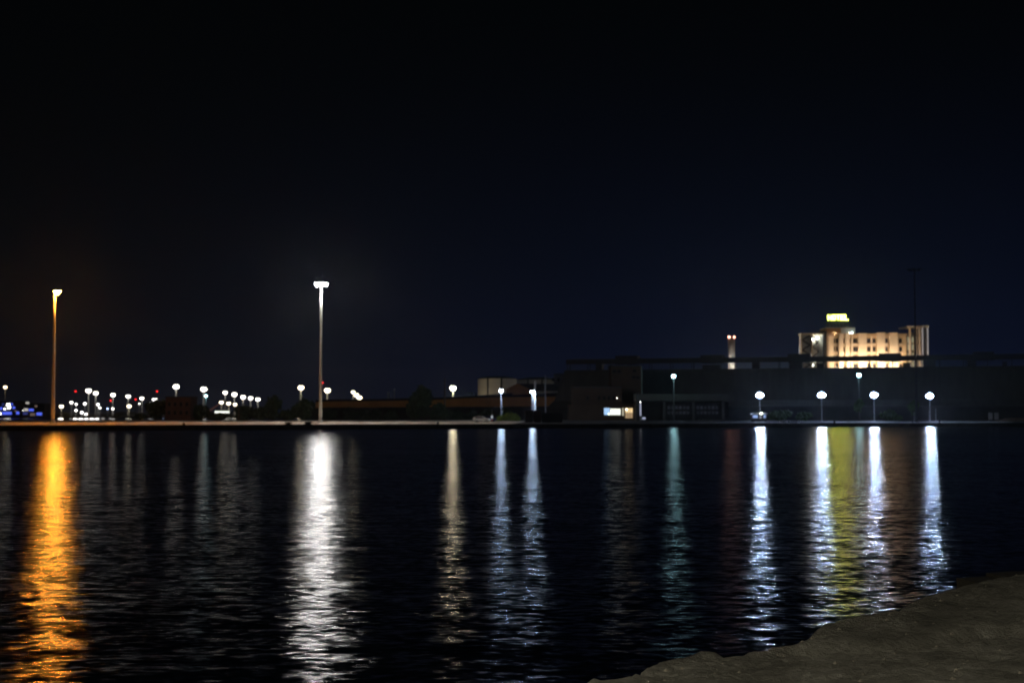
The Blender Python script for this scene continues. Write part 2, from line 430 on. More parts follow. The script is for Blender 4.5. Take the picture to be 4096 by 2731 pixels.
def pole_lamp(px, py, Y, label, colour, L_, key, r=.5, base=None, pole_r=.16, group=None, name='pole_lamp', gz=None, col=None, cat='lamp', flat=False):
    g = (1.0 if Y > 860 else GZ) if gz is None else gz
    z = Z(py, Y); H = z - g
    t = thing(name, label, cat, (X(px, Y), Y, g), group)
    MB().lathe([(pole_r*1.8, 0), (pole_r*1.6, .3), (pole_r*1.1, .4), (pole_r*.65, H - r*.9)], n=8).build('pole', col or GALV, t, True)
    h = MB().lathe([(r*.2, H + r*.55), (r*1.15, H + r*.6), (r*.9, H + r*.85), (r*.2, H + r)], n=10)
    h.bar((0, 0, H - r), (0, 0, H + r*.6), pole_r * .5, n=5)
    h.build('lamp_hood', DARKM, t)
    MB().ball((0, 0, H), r, r * (.55 if flat else .8)).build('lamp', emit('bulb_' + key, colour, L_), t)
    return t

# distant high lamps beyond the inner basin: (px, py, Y, r, label)
G1 = 'white lamps on the far side of the harbour basin'
FAR = [
 (353, 1562, 1250, 1.8, 'brightest and tallest white lamp of the cluster beside the orange-lit mast'),
 (382, 1572, 1250, 1.5, 'tall white lamp close beside the brightest one of its cluster'),
 (451, 1579, 1280, 1.5, 'tall white lamp with a red light just under its head'),
 (512, 1585, 1300, 1.5, 'tall white lamp with a lower lamp directly beneath it'),
 (567, 1593, 1320, 1.3, 'tall white lamp between a red light and the dark mound tree'),
 (703, 1546, 1150, 1.8, 'tall white lamp rising directly behind the dark square building'),
 (814, 1556, 1150, 1.8, 'tall white lamp with a greenish lamp tucked against it'),
 (900, 1570, 1250, 1.4, 'tallest and first white lamp of the descending row of five'),
 (937, 1577, 1270, 1.7, 'second white lamp of the descending row of five'),
 (972, 1588, 1290, 1.6, 'middle white lamp of the descending row of five'),
 (1002, 1592, 1310, 1.5, 'fourth white lamp of the descending row of five'),
 (1031, 1597, 1330, 1.5, 'lowest and last white lamp of the descending row of five'),
]
for px, py, Y, r, lb in FAR:
    pole_lamp(px, py, Y, lb, (1, .93, .82), 7, 'far', r * 1.4, pole_r=.7, group=G1)
pole_lamp(1203, 1550, 1000, 'white lamp rising over the dark trees just before the white-lit mast', WARM, 12, 'farwarm', 2.0, pole_r=.6, gz=GZ, group=G1)
G1b = 'white lamps behind the ochre embankment'
pole_lamp(1309, 1561, 1000, 'white lamp just beyond the white-lit mast, above the ochre embankment', WARM, 12, 'farwarm', 2.0, pole_r=.6, group=G1b, gz=GZ)
pole_lamp(1412, 1568, 1000, 'highest of three white lamps bunched in a slanting cluster', WARM, 16, 'farwarm', 1.2, pole_r=.4, group=G1b, gz=GZ)
pole_lamp(1426, 1580, 1000, 'middle of three white lamps bunched in a slanting cluster', WARM, 16, 'farwarm', 1.5, pole_r=.4, group=G1b, gz=GZ)
pole_lamp(1438, 1590, 1000, 'lowest of three white lamps bunched in a slanting cluster', WARM, 16, 'farwarm', 1.5, pole_r=.4, group=G1b, gz=GZ)
G2 = 'lower lamps on the far side of the basin'
for px, py, Y, r, lb in [
 (245, 1625, 1000, 1.25, 'short white lamp standing nearest the orange-lit mast'),
 (516, 1624, 1000, 1.25, 'short white lamp directly beneath a taller one'),
 (885, 1609, 1000, 1.2, 'short white lamp above one end of the lit white canopy'),
 (914, 1613, 1000, 1.2, 'short white lamp above the other end of the lit white canopy'),
 (940, 1617, 1000, 1.1, 'short white lamp just past the lit white canopy')]:
    pole_lamp(px, py, Y, lb, WARM, 6, 'low', r * 1.2, pole_r=.45, group=G2)
for px, py, r, lb in [
 (285, 1609, 1.15, 'highest of the small dim lamps near the orange-lit mast'),
 (304, 1616, .9, 'small dim lamp beside the highest small lamp'),
 (339, 1614, 1.15, 'small bright lamp beneath the brightest tall lamp'),
 (391, 1617, 1.15, 'small bright lamp of a close slanting pair, upper'),
 (399, 1630, .9, 'small lamp of a close slanting pair, lower'),
 (304, 1641, .95, 'small lamp standing alone in a gap of the low cluster'),
 (327, 1649, 1.1, 'larger of two touching small low lamps'),
 (344, 1655, 1.0, 'smaller of two touching small low lamps'),
 (451, 1634, .95, 'small whiter lamp of a pair beneath the red-marked tall lamp'),
 (557, 1614, .6, 'very faint small lamp beside the tall lamp near the mound tree'),
 (600, 1612, 1.0, 'low white lamp just above the mound tree'),
 (613, 1597, .95, 'one of two upper lamps over the mound tree, touching its twin'),
 (622, 1597, 1.1, 'brighter of two upper lamps over the mound tree'),
 (627, 1614, .75, 'dim lamp under the two upper lamps over the mound tree')]:
    pole_lamp(px, py, 1050, lb, WHT, 6, 'small', r, pole_r=.3, group='small lamps low over the far shore')
for px, py, r, lb in [
 (430, 1634, .75, 'small bluish lamp beside a small whiter lamp'),
 (652, 1620, .8, 'small bluish lamp between the mound tree and the dark square building'),
 (653, 1635, .6, 'faint blue lamp below a bluish lamp by the dark square building')]:
    pole_lamp(px, py, 1050, lb, (.45, .6, 1), 5, 'bluish', r, pole_r=.25, group='small lamps low over the far shore')
pole_lamp(823, 1583, 700, 'greenish white lamp on a pole reaching down to the quay', TEAL, 14, 'green', .75, pole_r=.22, gz=.79)
# low bright lamps along the far waterline
for px, py, wd, lb in [
 (243, 1676, 22, 'wide low white light on the waterline nearest the orange-lit mast'),
 (301, 1676, 18, 'first of five low white waterline lights in a row'),
 (323, 1676, 22, 'second of five low white waterline lights in a row, the widest'),
 (345, 1676, 17, 'third of five low white waterline lights in a row'),
 (368, 1676, 19, 'fourth of five low white waterline lights in a row'),
 (388, 1676, 18, 'last of five low white waterline lights in a row'),
 (412, 1674, 16, 'dim low light just past the five waterline lights'),
 (441, 1674, 10, 'dimmest low light past the five waterline lights')]:
    Y = 700; zc = Z(py, Y); wm = M(wd, Y) / 2
    t = thing('floating_light', lb, 'lamp', (X(px, Y), Y, 0), 'low lights on the waterline of the inner basin')
    MB().lathe([(wm*1.1, -.3), (wm*1.1, zc - .85), (wm*.9, zc - .8)], n=12).build('float', DARKM, t)
    MB().ball((0, 0, zc), wm, .55).build('lamp', emit('bulb_waterline' + ('_dim' if wd < 17 else ''), WHT, 3.0 if wd >= 17 else .25), t)
# red aircraft-warning lights
for px, py, lb in [(301, 1566, 'red warning light on a mast beside the brightest tall lamp'),
                   (442, 1603, 'red warning light just under a tall white lamp'),
                   (542, 1598, 'red warning light between two tall white lamps'),
                   (627, 1566, 'red warning light high over the mound tree'),
                   (770, 1600, 'red warning light beside the dark square building'),
                   (1290, 1532, 'red warning light against the white-lit mast')]:
    Y = 1400
    g = 1.0 if px < 1250 else GZ
    t = thing('warning_mast', lb, 'warning light', (X(px, Y), Y, g), 'red warning lights on thin masts')
    H = Z(py, Y) - g
    MB().lathe([(.3, 0), (.12, H)], n=6).build('pole', DARKM, t)
    MB().ball((0, 0, H + .3), .8, .8).build('lamp', emit('bulb_red', (1, .02, .02), 3), t)

# quay and yard lamps
G3 = 'low blue-white floodlights along the warehouse quay'
def quay_flood(px, py, Y, label):
    z = Z(py, Y); H = z - GZ
    t = thing('quay_floodlight', label, 'floodlight', (X(px, Y), Y, GZ), G3)
    MB().lathe([(.3, 0), (.3, .2), (.11, .25), (.07, H - .1)], n=8).build('pole', GALV, t)
    MB().box(-.62, .62, -.04, .04, H - .08, H + .02).build('crossbar', GALV, t)
    for sx_ in (-1, 1):
        f = MB().box(sx_*.55 - .34, sx_*.55 + .34, .02, .22, H + .03, H + .63).build('floodlight', DARKM, t)
        f.rotation_euler = (0, 0, 0)
        MB().quad((sx_*.55-.31, -.01, H+.1), (sx_*.55+.31, -.01, H+.1), (sx_*.55+.31, -.36, H+.5), (sx_*.55-.31, -.36, H+.5)).build('lens', emit('lens_led', LED, 3000), f)
    MB().ball((0, .1, H + .34), .85, .8).build('lamp', emit('bulb_led', (.40, .56, 1), 30), t)  # ball added for the spill and glare around both floodlights
for px, py, lb in [(3040, 1585, 'blue-white floodlight directly above the small lit kiosk'),
                   (3287, 1584, 'blue-white floodlight beneath the pale end of the hotel'),
                   (3497, 1585, 'blue-white floodlight beside the tall teal-white yard lamp'),
                   (3720, 1588, 'blue-white floodlight nearest the unlit mast')]:
    quay_flood(px, py, 398, lb)
pole_lamp(1812, 1552, 620, 'warm white lamp beside the bare wooden pole, behind the embankment', WARM, 75, 'warmbig', 1.2, pole_r=.25, gz=GZ)
pole_lamp(2005, 1562, 440, 'blue-white lamp on a slim pole in front of the storage tank', LED, 150, 'yardled', .55, pole_r=.16, gz=GZ)
pole_lamp(2129, 1568, 440, 'blue-white lamp fixed beside the thick white post', LED, 190, 'yardled', .55, pole_r=.16, gz=GZ)
pole_lamp(3437, 1500, 440, 'teal-white lamp high on the warehouse wall beneath the hotel', TEAL, 38, 'teal', .62, pole_r=.24, gz=GZ, name='yard_lamp', col=mat('grey_pole', (.05, .05, .05), .6, .1, 2))
pole_lamp(2695, 1504, 440, 'teal-white lamp high in front of the warehouse, beside the brown tower', TEAL, 38, 'teal', .62, pole_r=.24, gz=GZ, name='yard_lamp', col=MATS['grey_pole'])
# thick white post beside the lamp
t = thing('white_post', 'thick white post lit brightly by the lamp beside it', 'post', (X(2140, 441), 441, GZ))
H = Z(1526, 441) - GZ
MB().lathe([(.45, 0), (.45, .3), (.33, .35), (.30, H - .5), (.22, H - .3)], n=12).build('pole', WHITE, t, True)
MB().lathe([(.36, 0), (.36, .25), (.05, .5)], (0, 0, H - .3), 12).build('cap', WHITE, t)
# wooden poles
def wood_pole(px, top, Y, label, r=.2, mtl=None):
    H = Z(top, Y) - GZ
    t = thing('utility_pole', label, 'pole', (X(px, Y), Y, GZ), 'bare unlit poles')
    MB().lathe([(r, 0), (r*.65, H)], n=8).build('pole', mtl or mat('weathered_wood', (.16, .12, .08), .9, .3, 1.5), t)
    MB().box(-.8, .8, -.08, .08, H - 1.0, H - .85).build('crossarm', DARKM, t)
wood_pole(1779, 1511, 470, 'bare wooden pole beside the warm lamp behind the embankment', .3)
wood_pole(2182, 1497, 470, 'bare grey pole between the white post and the warehouse end', .26, GALV)
wood_pole(955, 1630, 440, 'short plain post in front of the dark bushes', .2)
wood_pole(3717, 1640, 385, 'thin post directly below the floodlight by the unlit mast', .06, GALV)
wood_pole(3743, 1634, 380, 'short pale post beside the floodlight near the unlit mast', .1, GALV)
wood_pole(3657, 1650, 372, 'thin dark post below the leafy tree by the unlit mast', .05, GALV)

# ------------------------------------------------------------------ vegetation
def foliage(lobes, n, leaf, seed, flat=.6):
    rnd = random.Random(seed); mb = MB()
    tot = sum(l[3]*l[4]*l[5] for l in lobes)
    for (cx, cy, cz, rx, ry, rz) in lobes:
        k = int(n * rx*ry*rz / tot)
        for _ in range(k):
            d = Vector((rnd.gauss(0,1), rnd.gauss(0,1), rnd.gauss(0,1))).normalized()
            rr = rnd.random() ** .45 * (1 + .18 * noise.noise(d * 3 + Vector((seed, cx, cz))))
            c = Vector((cx + d.x*rx*rr, cy + d.y*ry*rr, cz + d.z*rz*rr))
            a = Vector((rnd.gauss(0,1), rnd.gauss(0,1), rnd.gauss(0,1)*flat)).normalized(); b2 = a.orthogonal().normalized()
            b2.rotate(Matrix.Rotation(rnd.random()*6.28, 3, a))
            c2 = a.cross(b2); s = leaf * rnd.uniform(.6, 1.4)
            mb.quad(c + b2*s, c + c2*s*.6, c - b2*s, c - c2*s*.6)
    return mb
def tree(px, top, bottom, half_w, Y, label, seed, m=None, n=1400, name='tree', cat='tree', lobes=5, leaf=.55, group=None):
    z1 = Z(top, Y) - GZ; z0 = max(.2, Z(bottom, Y) - GZ); wd = M(half_w, Y)
    rnd = random.Random(seed)
    t = thing(name, label, cat, (X(px, Y), Y, GZ), group)
    h = z1 - z0; L_ = []
    L_.append((0, 0, z0 + h*.5, wd*.62, wd*.55, h*.5))
    for k in range(lobes):
        a = 2*PI*k/lobes + rnd.random()
        L_.append((wd*.55*math.cos(a), wd*.45*math.sin(a), z0 + h*rnd.uniform(.25, .75), wd*rnd.uniform(.35,.5), wd*.4, h*rnd.uniform(.22,.32)))
    tr = MB(); th = z0 + h*.55
    tr.bar((0,0,0), (0,0,th), .12 + .02*h, .05 + .008*h, 7)
    for k in range(4):
        a = 2*PI*k/4 + .4; tr.bar((0,0,th*.55), (wd*.45*math.cos(a), wd*.4*math.sin(a), z0 + h*.6), .08 + .008*h, .03, 5)
    tr.build('trunk', BARK, t)
    foliage(L_, n, leaf, seed).build('crown', m or LEAF, t)
    return t
def bush(px, top, half_w, Y, label, seed, m=None, n=700, leaf=.45, group=None, name='bush'):
    z1 = Z(top, Y) - GZ; wd = M(half_w, Y); rnd = random.Random(seed)
    t = thing(name, label, 'bush', (X(px, Y), Y, GZ), group)
    L_ = [(0, 0, z1*.4, wd*.6, wd*.4, z1*.58)]
    for k in range(4):
        x = rnd.uniform(-.7, .7); L_.append((wd*x, rnd.uniform(-.5,.5)*2, z1*.32*rnd.uniform(.8,1.2), wd*.38, wd*.3, z1*.38))
    s = MB()
    for k in range(4): s.bar((0,0,0), (wd*(k-1.5)*.25, 0, z1*.5), .08, .03, 5)
    s.build('stem', BARK, t)
    foliage(L_, n, leaf, seed).build('foliage', m or LEAF, t)
    return t
GB = 'dark trees and bushes behind the lit quay'
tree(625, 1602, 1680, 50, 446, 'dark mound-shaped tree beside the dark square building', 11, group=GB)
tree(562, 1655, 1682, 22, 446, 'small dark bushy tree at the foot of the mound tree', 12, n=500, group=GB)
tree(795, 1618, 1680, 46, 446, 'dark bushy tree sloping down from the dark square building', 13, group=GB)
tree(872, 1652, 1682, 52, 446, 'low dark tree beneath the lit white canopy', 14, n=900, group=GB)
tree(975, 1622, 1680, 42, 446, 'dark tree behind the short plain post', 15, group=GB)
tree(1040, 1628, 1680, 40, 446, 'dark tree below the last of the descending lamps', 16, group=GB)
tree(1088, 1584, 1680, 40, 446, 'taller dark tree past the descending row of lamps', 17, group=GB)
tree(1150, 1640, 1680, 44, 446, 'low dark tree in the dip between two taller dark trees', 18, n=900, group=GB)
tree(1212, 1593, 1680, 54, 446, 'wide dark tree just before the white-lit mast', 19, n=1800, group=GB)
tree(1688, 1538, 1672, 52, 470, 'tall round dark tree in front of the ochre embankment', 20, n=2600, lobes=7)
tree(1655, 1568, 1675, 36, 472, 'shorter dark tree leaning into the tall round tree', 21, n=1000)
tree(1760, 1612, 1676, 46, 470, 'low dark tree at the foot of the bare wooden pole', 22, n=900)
GG = 'leafy trees along the warehouse wall'
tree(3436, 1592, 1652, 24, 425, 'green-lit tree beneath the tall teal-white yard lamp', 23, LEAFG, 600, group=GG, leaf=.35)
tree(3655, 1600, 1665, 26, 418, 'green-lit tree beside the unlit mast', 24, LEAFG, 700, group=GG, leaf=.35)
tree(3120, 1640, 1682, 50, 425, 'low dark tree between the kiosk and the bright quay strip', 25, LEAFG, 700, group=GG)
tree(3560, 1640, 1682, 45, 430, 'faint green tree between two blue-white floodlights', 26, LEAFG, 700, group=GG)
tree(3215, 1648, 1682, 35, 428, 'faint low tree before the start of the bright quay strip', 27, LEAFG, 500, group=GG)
bush(2043, 1650, 56, 431, 'bright green grassy bush beside the parked car', 31, GRASSG, 2200, .28)
# bushes at the foot of the embankment and on its crest
for k in range(12):
    px = 1330 + 62 * k + random.uniform(-10, 10)
    if 1610 < px < 1740: continue
    nm = ['just past the white-lit mast', 'second past the white-lit mast', 'third past the white-lit mast', 'fourth past the white-lit mast', 'below the two pale chimneys',
          'behind the tall round tree', 'x', 'next to the bare wooden pole', 'below the warm white lamp', 'behind the parked car', 'behind the blue-white slim pole', 'below the thick white post'][k]
    bush(px, 1632 + random.uniform(-5, 6), 42, 500, 'dark bush at the embankment foot ' + nm, 40 + k, n=500, group='dark bushes at the foot of the embankment')
for px, tp, hw, lb in [(1608, 1588, 16, 'small dark bush on the embankment crest before the tall round tree'),
                       (1482, 1598, 10, 'tiny dark bush on the embankment crest past the bunched lamps'),
                       (1890, 1560, 60, 'wide dark bush on the embankment crest beneath the storage tank')]:
    bush(px, tp, hw, 585, lb, px, n=500, group='dark bushes on the embankment crest')

# ------------------------------------------------------------------ embankment
em = thing('embankment_wall', 'long low ochre retaining wall with a dark crest behind the quay', 'wall', (0, 560, GZ))
top = [(1262, 1608, 1634), (1300, 1606, 1634), (1500, 1604, 1630), (1700, 1600, 1628), (1760, 1598, 1626), (1900, 1591, 1624), (2050, 1588, 1622), (2250, 1586, 1618)]
mb = MB(); dk = MB(); lo = MB()
def strip(mbx, a, b, za0, za1, zb0, zb1, y0, y1):
    i = len(mbx.v)
    mbx.v += [(a, y0, za0), (b, y0, zb0), (b, y0, zb1), (a, y0, za1), (a, y1, za0), (b, y1, zb0), (b, y1, zb1), (a, y1, za1)]
    mbx.f += [(i,i+1,i+2,i+3),(i+3,i+2,i+6,i+7),(i,i+3,i+7,i+4),(i+1,i+5,i+6,i+2),(i+4,i+7,i+6,i+5)]
Y = 560
for (p0, t0, b0), (p1, t1, b1) in zip(top, top[1:]):
    a, b_ = X(p0, Y), X(p1, Y)
    g0, g1 = Z(b0, Y) - GZ, Z(b1, Y) - GZ
    strip(mb, a, b_, -.5, Z(t0, Y) - GZ, -.5, Z(t1, Y) - GZ, 0, 1.2)
    strip(dk, a, b_, Z(t0, Y) - GZ, Z(t0 - 9, Y) - GZ, Z(t1, Y) - GZ, Z(t1 - 9 - (8 if p0 > 1800 else 0), Y) - GZ, .4, 9)
mb.build('wall_face', LITWALL, em); dk.build('crest', mat('dark_scrub', (.025, .025, .018), .95, .4, .5), em)
bt = MB()
for k in range(14):
    xx = X(1290 + k * 70, Y); bt.box(xx - .18, xx + .18, -.25, -.01, -.4, 2.6)
bt.build('buttress', LITWALL, em)
# scrubby slope in front of the wall
slope = MB()
px = 1235; NN = 50
for k in range(NN + 1):
    p = 1235 + (2235 - 1235) * k / NN
    for j, (yy, pyy) in enumerate(((520, None), (535, 1652), (545, 1640), (556, 1630 - 6 * (p - 1235) / 1000))):
        z = GZ if pyy is None else Z(pyy + 2.5 * noise.noise(Vector((k * .35, j, 0))), yy)
        slope.v.append((X(p, yy), yy, z))
for k in range(NN):
    for j in range(3):
        a = k * 4 + j; slope.f.append((a, a + 4, a + 5, a + 1))
struct('grassy_slope', slope, mat('dry_scrub', (.035, .025, .013), .95, .5, .3, bump=.2, bscale=1))

# ------------------------------------------------------------------ small square building with trees, canopy, beam, chimneys, far lights block
Y = 440
t = thing('flat_roofed_building', 'dark reddish square building with a flat roof among dark trees', 'building', (X(712, Y), Y, GZ))
hw = M(50, Y); H = Z(1590, Y) - GZ
MB().box(-hw, hw, 0, 9, 0, H).build('wall', mat('dull_red_render', (.10, .05, .035), .9, .3, .4), t)
MB().box(-hw - .2, hw + .2, -.2, 9.2, H + .003, H + .35).build('roof', ROOFD, t)
for r_ in (H * .25, H * .62):
    for k in range(4):
        xx = -hw * .7 + k * hw * .466
        f = MB().box(xx - .5, xx + .5, -.08, -.003, r_, r_ + 1.3).build('window', FRAME, t)
        MB().box(xx - .4, xx + .4, -.11, -.083, r_ + .1, r_ + 1.2).build('pane', GLASSD, f)
Y = 900
t = thing('canopy', 'long white canopy lit brightly from beneath beyond the dark trees', 'canopy', (X(883, Y), Y + 4, 1))
hw = M(30, Y); z = Z(1644, Y) - 1
MB().box(-hw, hw, 0, 6, z, z + .7).build('roof', WHITE, t)
MB().box(-hw * .97, hw * .97, -.06, .2, z - 1.1, z - .003).build('light_band', emit('canopy_band', (.95, 1, .85), 1.8), t)
for s in (-1, -.33, .33, 1): MB().bar((s * hw * .92, 3, 0), (s * hw * .92, 3, z), .15).build('post', GALV, t)
Y = 905
t = thing('conveyor_boom', 'dim red sloping boom rising beside the lit white canopy', 'conveyor', (X(838, Y), Y, 1))
a = Vector((0, 0, Z(1642, Y) - 1)); b_ = P(880, 1614, Y) - Vector((X(838, Y), Y, 1))
MB().bar(a, b_, .75, .6, 4).build('boom', emit('dim_red_boom', (.9, .3, .25), .05), t)  # red light falling on the boom is painted as faint emission
MB().bar((0, 0, 0), a, .4, n=4).build('support', DARKM, t); MB().bar((b_.x*.7, 0, 0), (b_.x*.7, 0, b_.z*.55 + a.z*.3), .3, n=4).build('support', DARKM, t)
Y = 1300
for px, tp, w_, lb in ((1553, 1567, 4.2, 'thicker of two faint pale chimneys beyond the embankment'), (1577, 1553, 2.8, 'thinner and taller of two faint pale chimneys beyond the embankment')):
    t = thing('chimney', lb, 'chimney', (X(px, Y), Y, GZ), 'pale chimneys beyond the embankment')
    H = Z(tp, Y) - GZ; r_ = M(w_, Y)
    MB().lathe([(r_*1.1, 0), (r_, H - 2)], n=14).build('shaft', mat('pale_chimney', (.5, .5, .48), .8, .1, .2), t, True)
    MB().lathe([(r_*1.08, H - 2), (r_*1.08, H)], n=14).build('rim', WHITE, t)

# lit building far off, with blue and white windows
Y = 950
t = thing('waterfront_building', 'dark waterfront building with rows of blue and white lit windows', 'building', (X(88, Y), Y, 1))
hw = M(100, Y); H = Z(1606, Y) - 1
MB().box(-hw, M(-2, Y), 2, 14, 0, H).build('wall', mat('dark_facade', (.03, .03, .035), .9, .2, .3), t)
MB().box(M(-2, Y) + .01, M(85, Y), 3, 14, 0, Z(1612, Y) - 1).build('wall', MATS['dark_facade'], t)
MB().box(-hw - .3, M(-2, Y), 1.6, 14.2, H + .003, H + .6).build('roof', ROOFD, t)
BLU = emit('window_blue', (.10, .16, 1), 1.0); BLUD = emit('window_blue_dim', (.10, .14, .7), .22)
WW = emit('window_white', (1, 1, .92), 6); WM = emit('window_white_mid', (1, .95, .85), .5); PK = emit('window_pink_dim', (1, .7, .6), .12)
for px, py, w_, h_, m_ in [(27, 1652, 44, 13, BLU), (5, 1633, 10, 12, BLU), (71, 1651, 13, 12, BLU), (100, 1653, 26, 11, BLUD), (157, 1655, 24, 12, BLU), (125, 1639, 22, 10, BLU),
                           (55, 1630, 12, 10, BLU), (47, 1616, 10, 9, BLU), (12, 1587 + 30, 9, 10, BLUD), (33, 1619, 15, 12, WW), (36, 1630, 13, 10, WW), (19, 1635, 8, 7, WW), (1, 1654, 7, 8, WW),
                           (110, 1611, 15, 9, WM), (88, 1641, 10, 7, WW), (104, 1638, 18, 12, WM), (86, 1656, 9, 8, WM), (130, 1657, 22, 12, PK), (144, 1624, 12, 9, PK),
                           (62, 1643, 10, 6, PK), (160, 1671, 7, 6, WW)]:
    if px > 170: continue
    c = P(px, py, Y + (1.7 if px < 86 else 2.7)) - Vector((X(88, Y), Y, 1)); yy = c.y
    a, b_ = M(w_, Y) / 2, M(h_, Y) / 2
    f = MB().box(c.x - a, c.x + a, yy, yy + .2, c.z - b_, c.z + b_).build('window', FRAME, t)
    MB().box(c.x - a*.9, c.x + a*.9, yy - .1, yy - .004, c.z - b_*.9, c.z + b_*.9).build('pane', m_, f)
pole_lamp(19, 1548, 1000, 'warm white lamp high above the dark waterfront building', (1, .75, .45), 5, 'warmfar', 1.4, pole_r=.3)

# ------------------------------------------------------------------ storage tanks and shed
def tank(px, top, dome, half, Y, label, seed):
    r_ = M(half, Y); H = Z(top, Y) - GZ; hd = Z(dome, Y) - Z(top, Y)
    t = thing('storage_tank', label, 'tank', (X(px, Y), Y + r_, GZ))
    MB().lathe([(r_, 0), (r_, H)], n=56).build('shell', mat('tank_paint', (.78, .72, .62), .75, .1, .15, stretch=(1,1,.15)), t, True)
    MB().lathe([(r_*1.01, H), (r_*1.01, H + .25), (r_*.8, H + hd*.5), (r_*.45, H + hd*.88), (.5, H + hd)], n=40).build('roof', ROOFD, t)
    for a in (-2.05, -1.35):
        x, y = (r_ + .12)*math.cos(a), (r_ + .12)*math.sin(a)
        MB().box(x - .35, x + .35, y - .1, y + .1, 0, H).build('ladder', DARKM, t)
tank(1988, 1513, 1502, 79, 640, 'large pale domed storage tank above the embankment', 1)
tank(2150, 1518, 1506, 82, 760, 'second dimmer storage tank, half hidden behind the gabled shed', 2)
Y = 600
t = thing('gabled_shed', 'brown gabled shed with a long dark roof beside the pale tank', 'shed', (X(2071, Y), Y, GZ))
ez = Z(1556, Y) - GZ; az_ = Z(1533, Y) - GZ; hw = M(47, Y)
MB().prism([(-hw, 0), (hw, 0), (hw, ez), (0, az_), (-hw, ez)], 0, 12).build('wall', mat('shed_brown', (.55, .26, .08), .9, .2, .3), t)
xr = M(170, Y)
rb = MB()
rb.quad((-hw - .5, -.3, ez - .25), (0, -.3, az_ + .05), (0, 12, az_ + .05), (-hw - .5, 12, ez - .25))
rb.quad((0, -.3, az_ + .05), (hw + .5, -.3, ez - .25), (hw + .5, 12, ez - .25), (0, 12, az_ + .05))
rb.quad((.3, 3, az_ + .02), (xr, 3, az_ - .25), (xr, .5, ez - .6), (hw * .5, .5, ez - .6))
rb.build('roof', ROOFD, t)
MB().box(hw + .05, xr, 1.0, 11, 0, ez - .65).build('wall', mat('shed_grey', (.10, .10, .10), .9, .2, .3), t)
MB().box(hw + 2, xr - .5, .45, .9, ez - 1.6, ez - .9).build('fascia', WHITE, t)
arch = MB()
for k in range(10):
    a0 = PI * k / 10; a1 = PI * (k + 1) / 10
    arch.bar((xr*.72 + 5*math.cos(a0), .6, ez - 3.4 + 2.0*math.sin(a0)), (xr*.72 + 5*math.cos(a1), .6, ez - 3.4 + 2.0*math.sin(a1)), .2, n=4)
arch.build('arch_frame', WHITE, t)
Y = 620
t = thing('rooftop_block', 'small grey block peeking over the sloping warehouse end', 'building', (X(2235, Y), Y, GZ))
MB().box(-M(18, Y), M(24, Y), 0, 8, 0, Z(1497, Y) - GZ).build('wall', mat('block_grey', (.16, .15, .15), .9, .1, .3), t)
MB().box(-M(19, Y), M(24, Y), -.2, 8.2, Z(1497, Y) - GZ + .003, Z(1494, Y) - GZ).build('roof', ROOFD, t)
for k in range(2): MB().box(-3.0 + k*2.4, -2.0 + k*2.4, -.06, -.003, Z(1525, Y) - GZ, Z(1512, Y) - GZ).build('window', GLASSD, t)

# ------------------------------------------------------------------ long warehouse
A = Vector((X(2200, 500), 500)); B = Vector((X(4096, 450), 450))
ang = math.atan2(B.y - A.y, B.x - A.x); dirv = (B - A).normalized(); nrmv = Vector((-dirv.y, dirv.x))
WL = (B - A).length + 60
def wu(px, off=0.0):                  # distance along the wall (off = metres behind its front) seen at column px
    k = (px - 2048) / F; o = A + nrmv * off
    return (k * o.y - o.x) / (dirv.x - k * dirv.y)
wt = thing('warehouse', 'very long dark grain warehouse with sloping end and rooftop conveyor gallery', 'warehouse', (A.x, A.y, GZ), rz=ang)
ZT = Z(1480, 500) - GZ; ZE = Z(1625, 500) - GZ; ZE2 = Z(1603, 500) - GZ
xb = wu(2253)
body = MB()
i = 0
body.v = [(wu(2216), 0, ZE2), (WL, 0, ZE2), (WL, 3, ZT), (xb, 3, ZT), (wu(2216), 60, ZE2), (WL, 60, ZE2), (WL, 57, ZT), (xb, 57, ZT)]
body.f = [(0,1,2,3), (7,6,5,4), (0,3,7,4), (1,5,6,2), (3,2,6,7), (0,4,5,1)]
body.build('wall', HULL, wt)
sk = MB(); sk.v = [(0, -2.2, ZE), (WL, -2.2, ZE), (WL, -.02, ZE2 + .05), (wu(2216) - .05, -.02, ZE2 + .05), (0, -2.2, ZE - .35), (WL, -2.2, ZE - .35)]
sk.f = [(0,1,2,3), (0,4,5,1)]; sk.build('eave', HULL, wt)
MB().box(wu(2212), WL, .6, 58, 0, ZE2 - .01).build('base_wall', mat('base_wall_dark', (.05, .048, .042), .9, .3, .2), wt)
rb = MB(); u = wu(2216) + 3
while u < WL:
    i = len(rb.v)
    rb.v += [(u - .12, -.12, ZE2), (u + .12, -.12, ZE2), (u + .12, 2.88, ZT), (u - .12, 2.88, ZT), (u - .12, .2, ZE2), (u + .12, .2, ZE2), (u + .12, 3.2, ZT), (u - .12, 3.2, ZT)]
    rb.f += [(i,i+1,i+2,i+3),(i,i+3,i+7,i+4),(i+1,i+5,i+6,i+2)]
    u += 6
rb.build('wall_rib', HULL, wt)
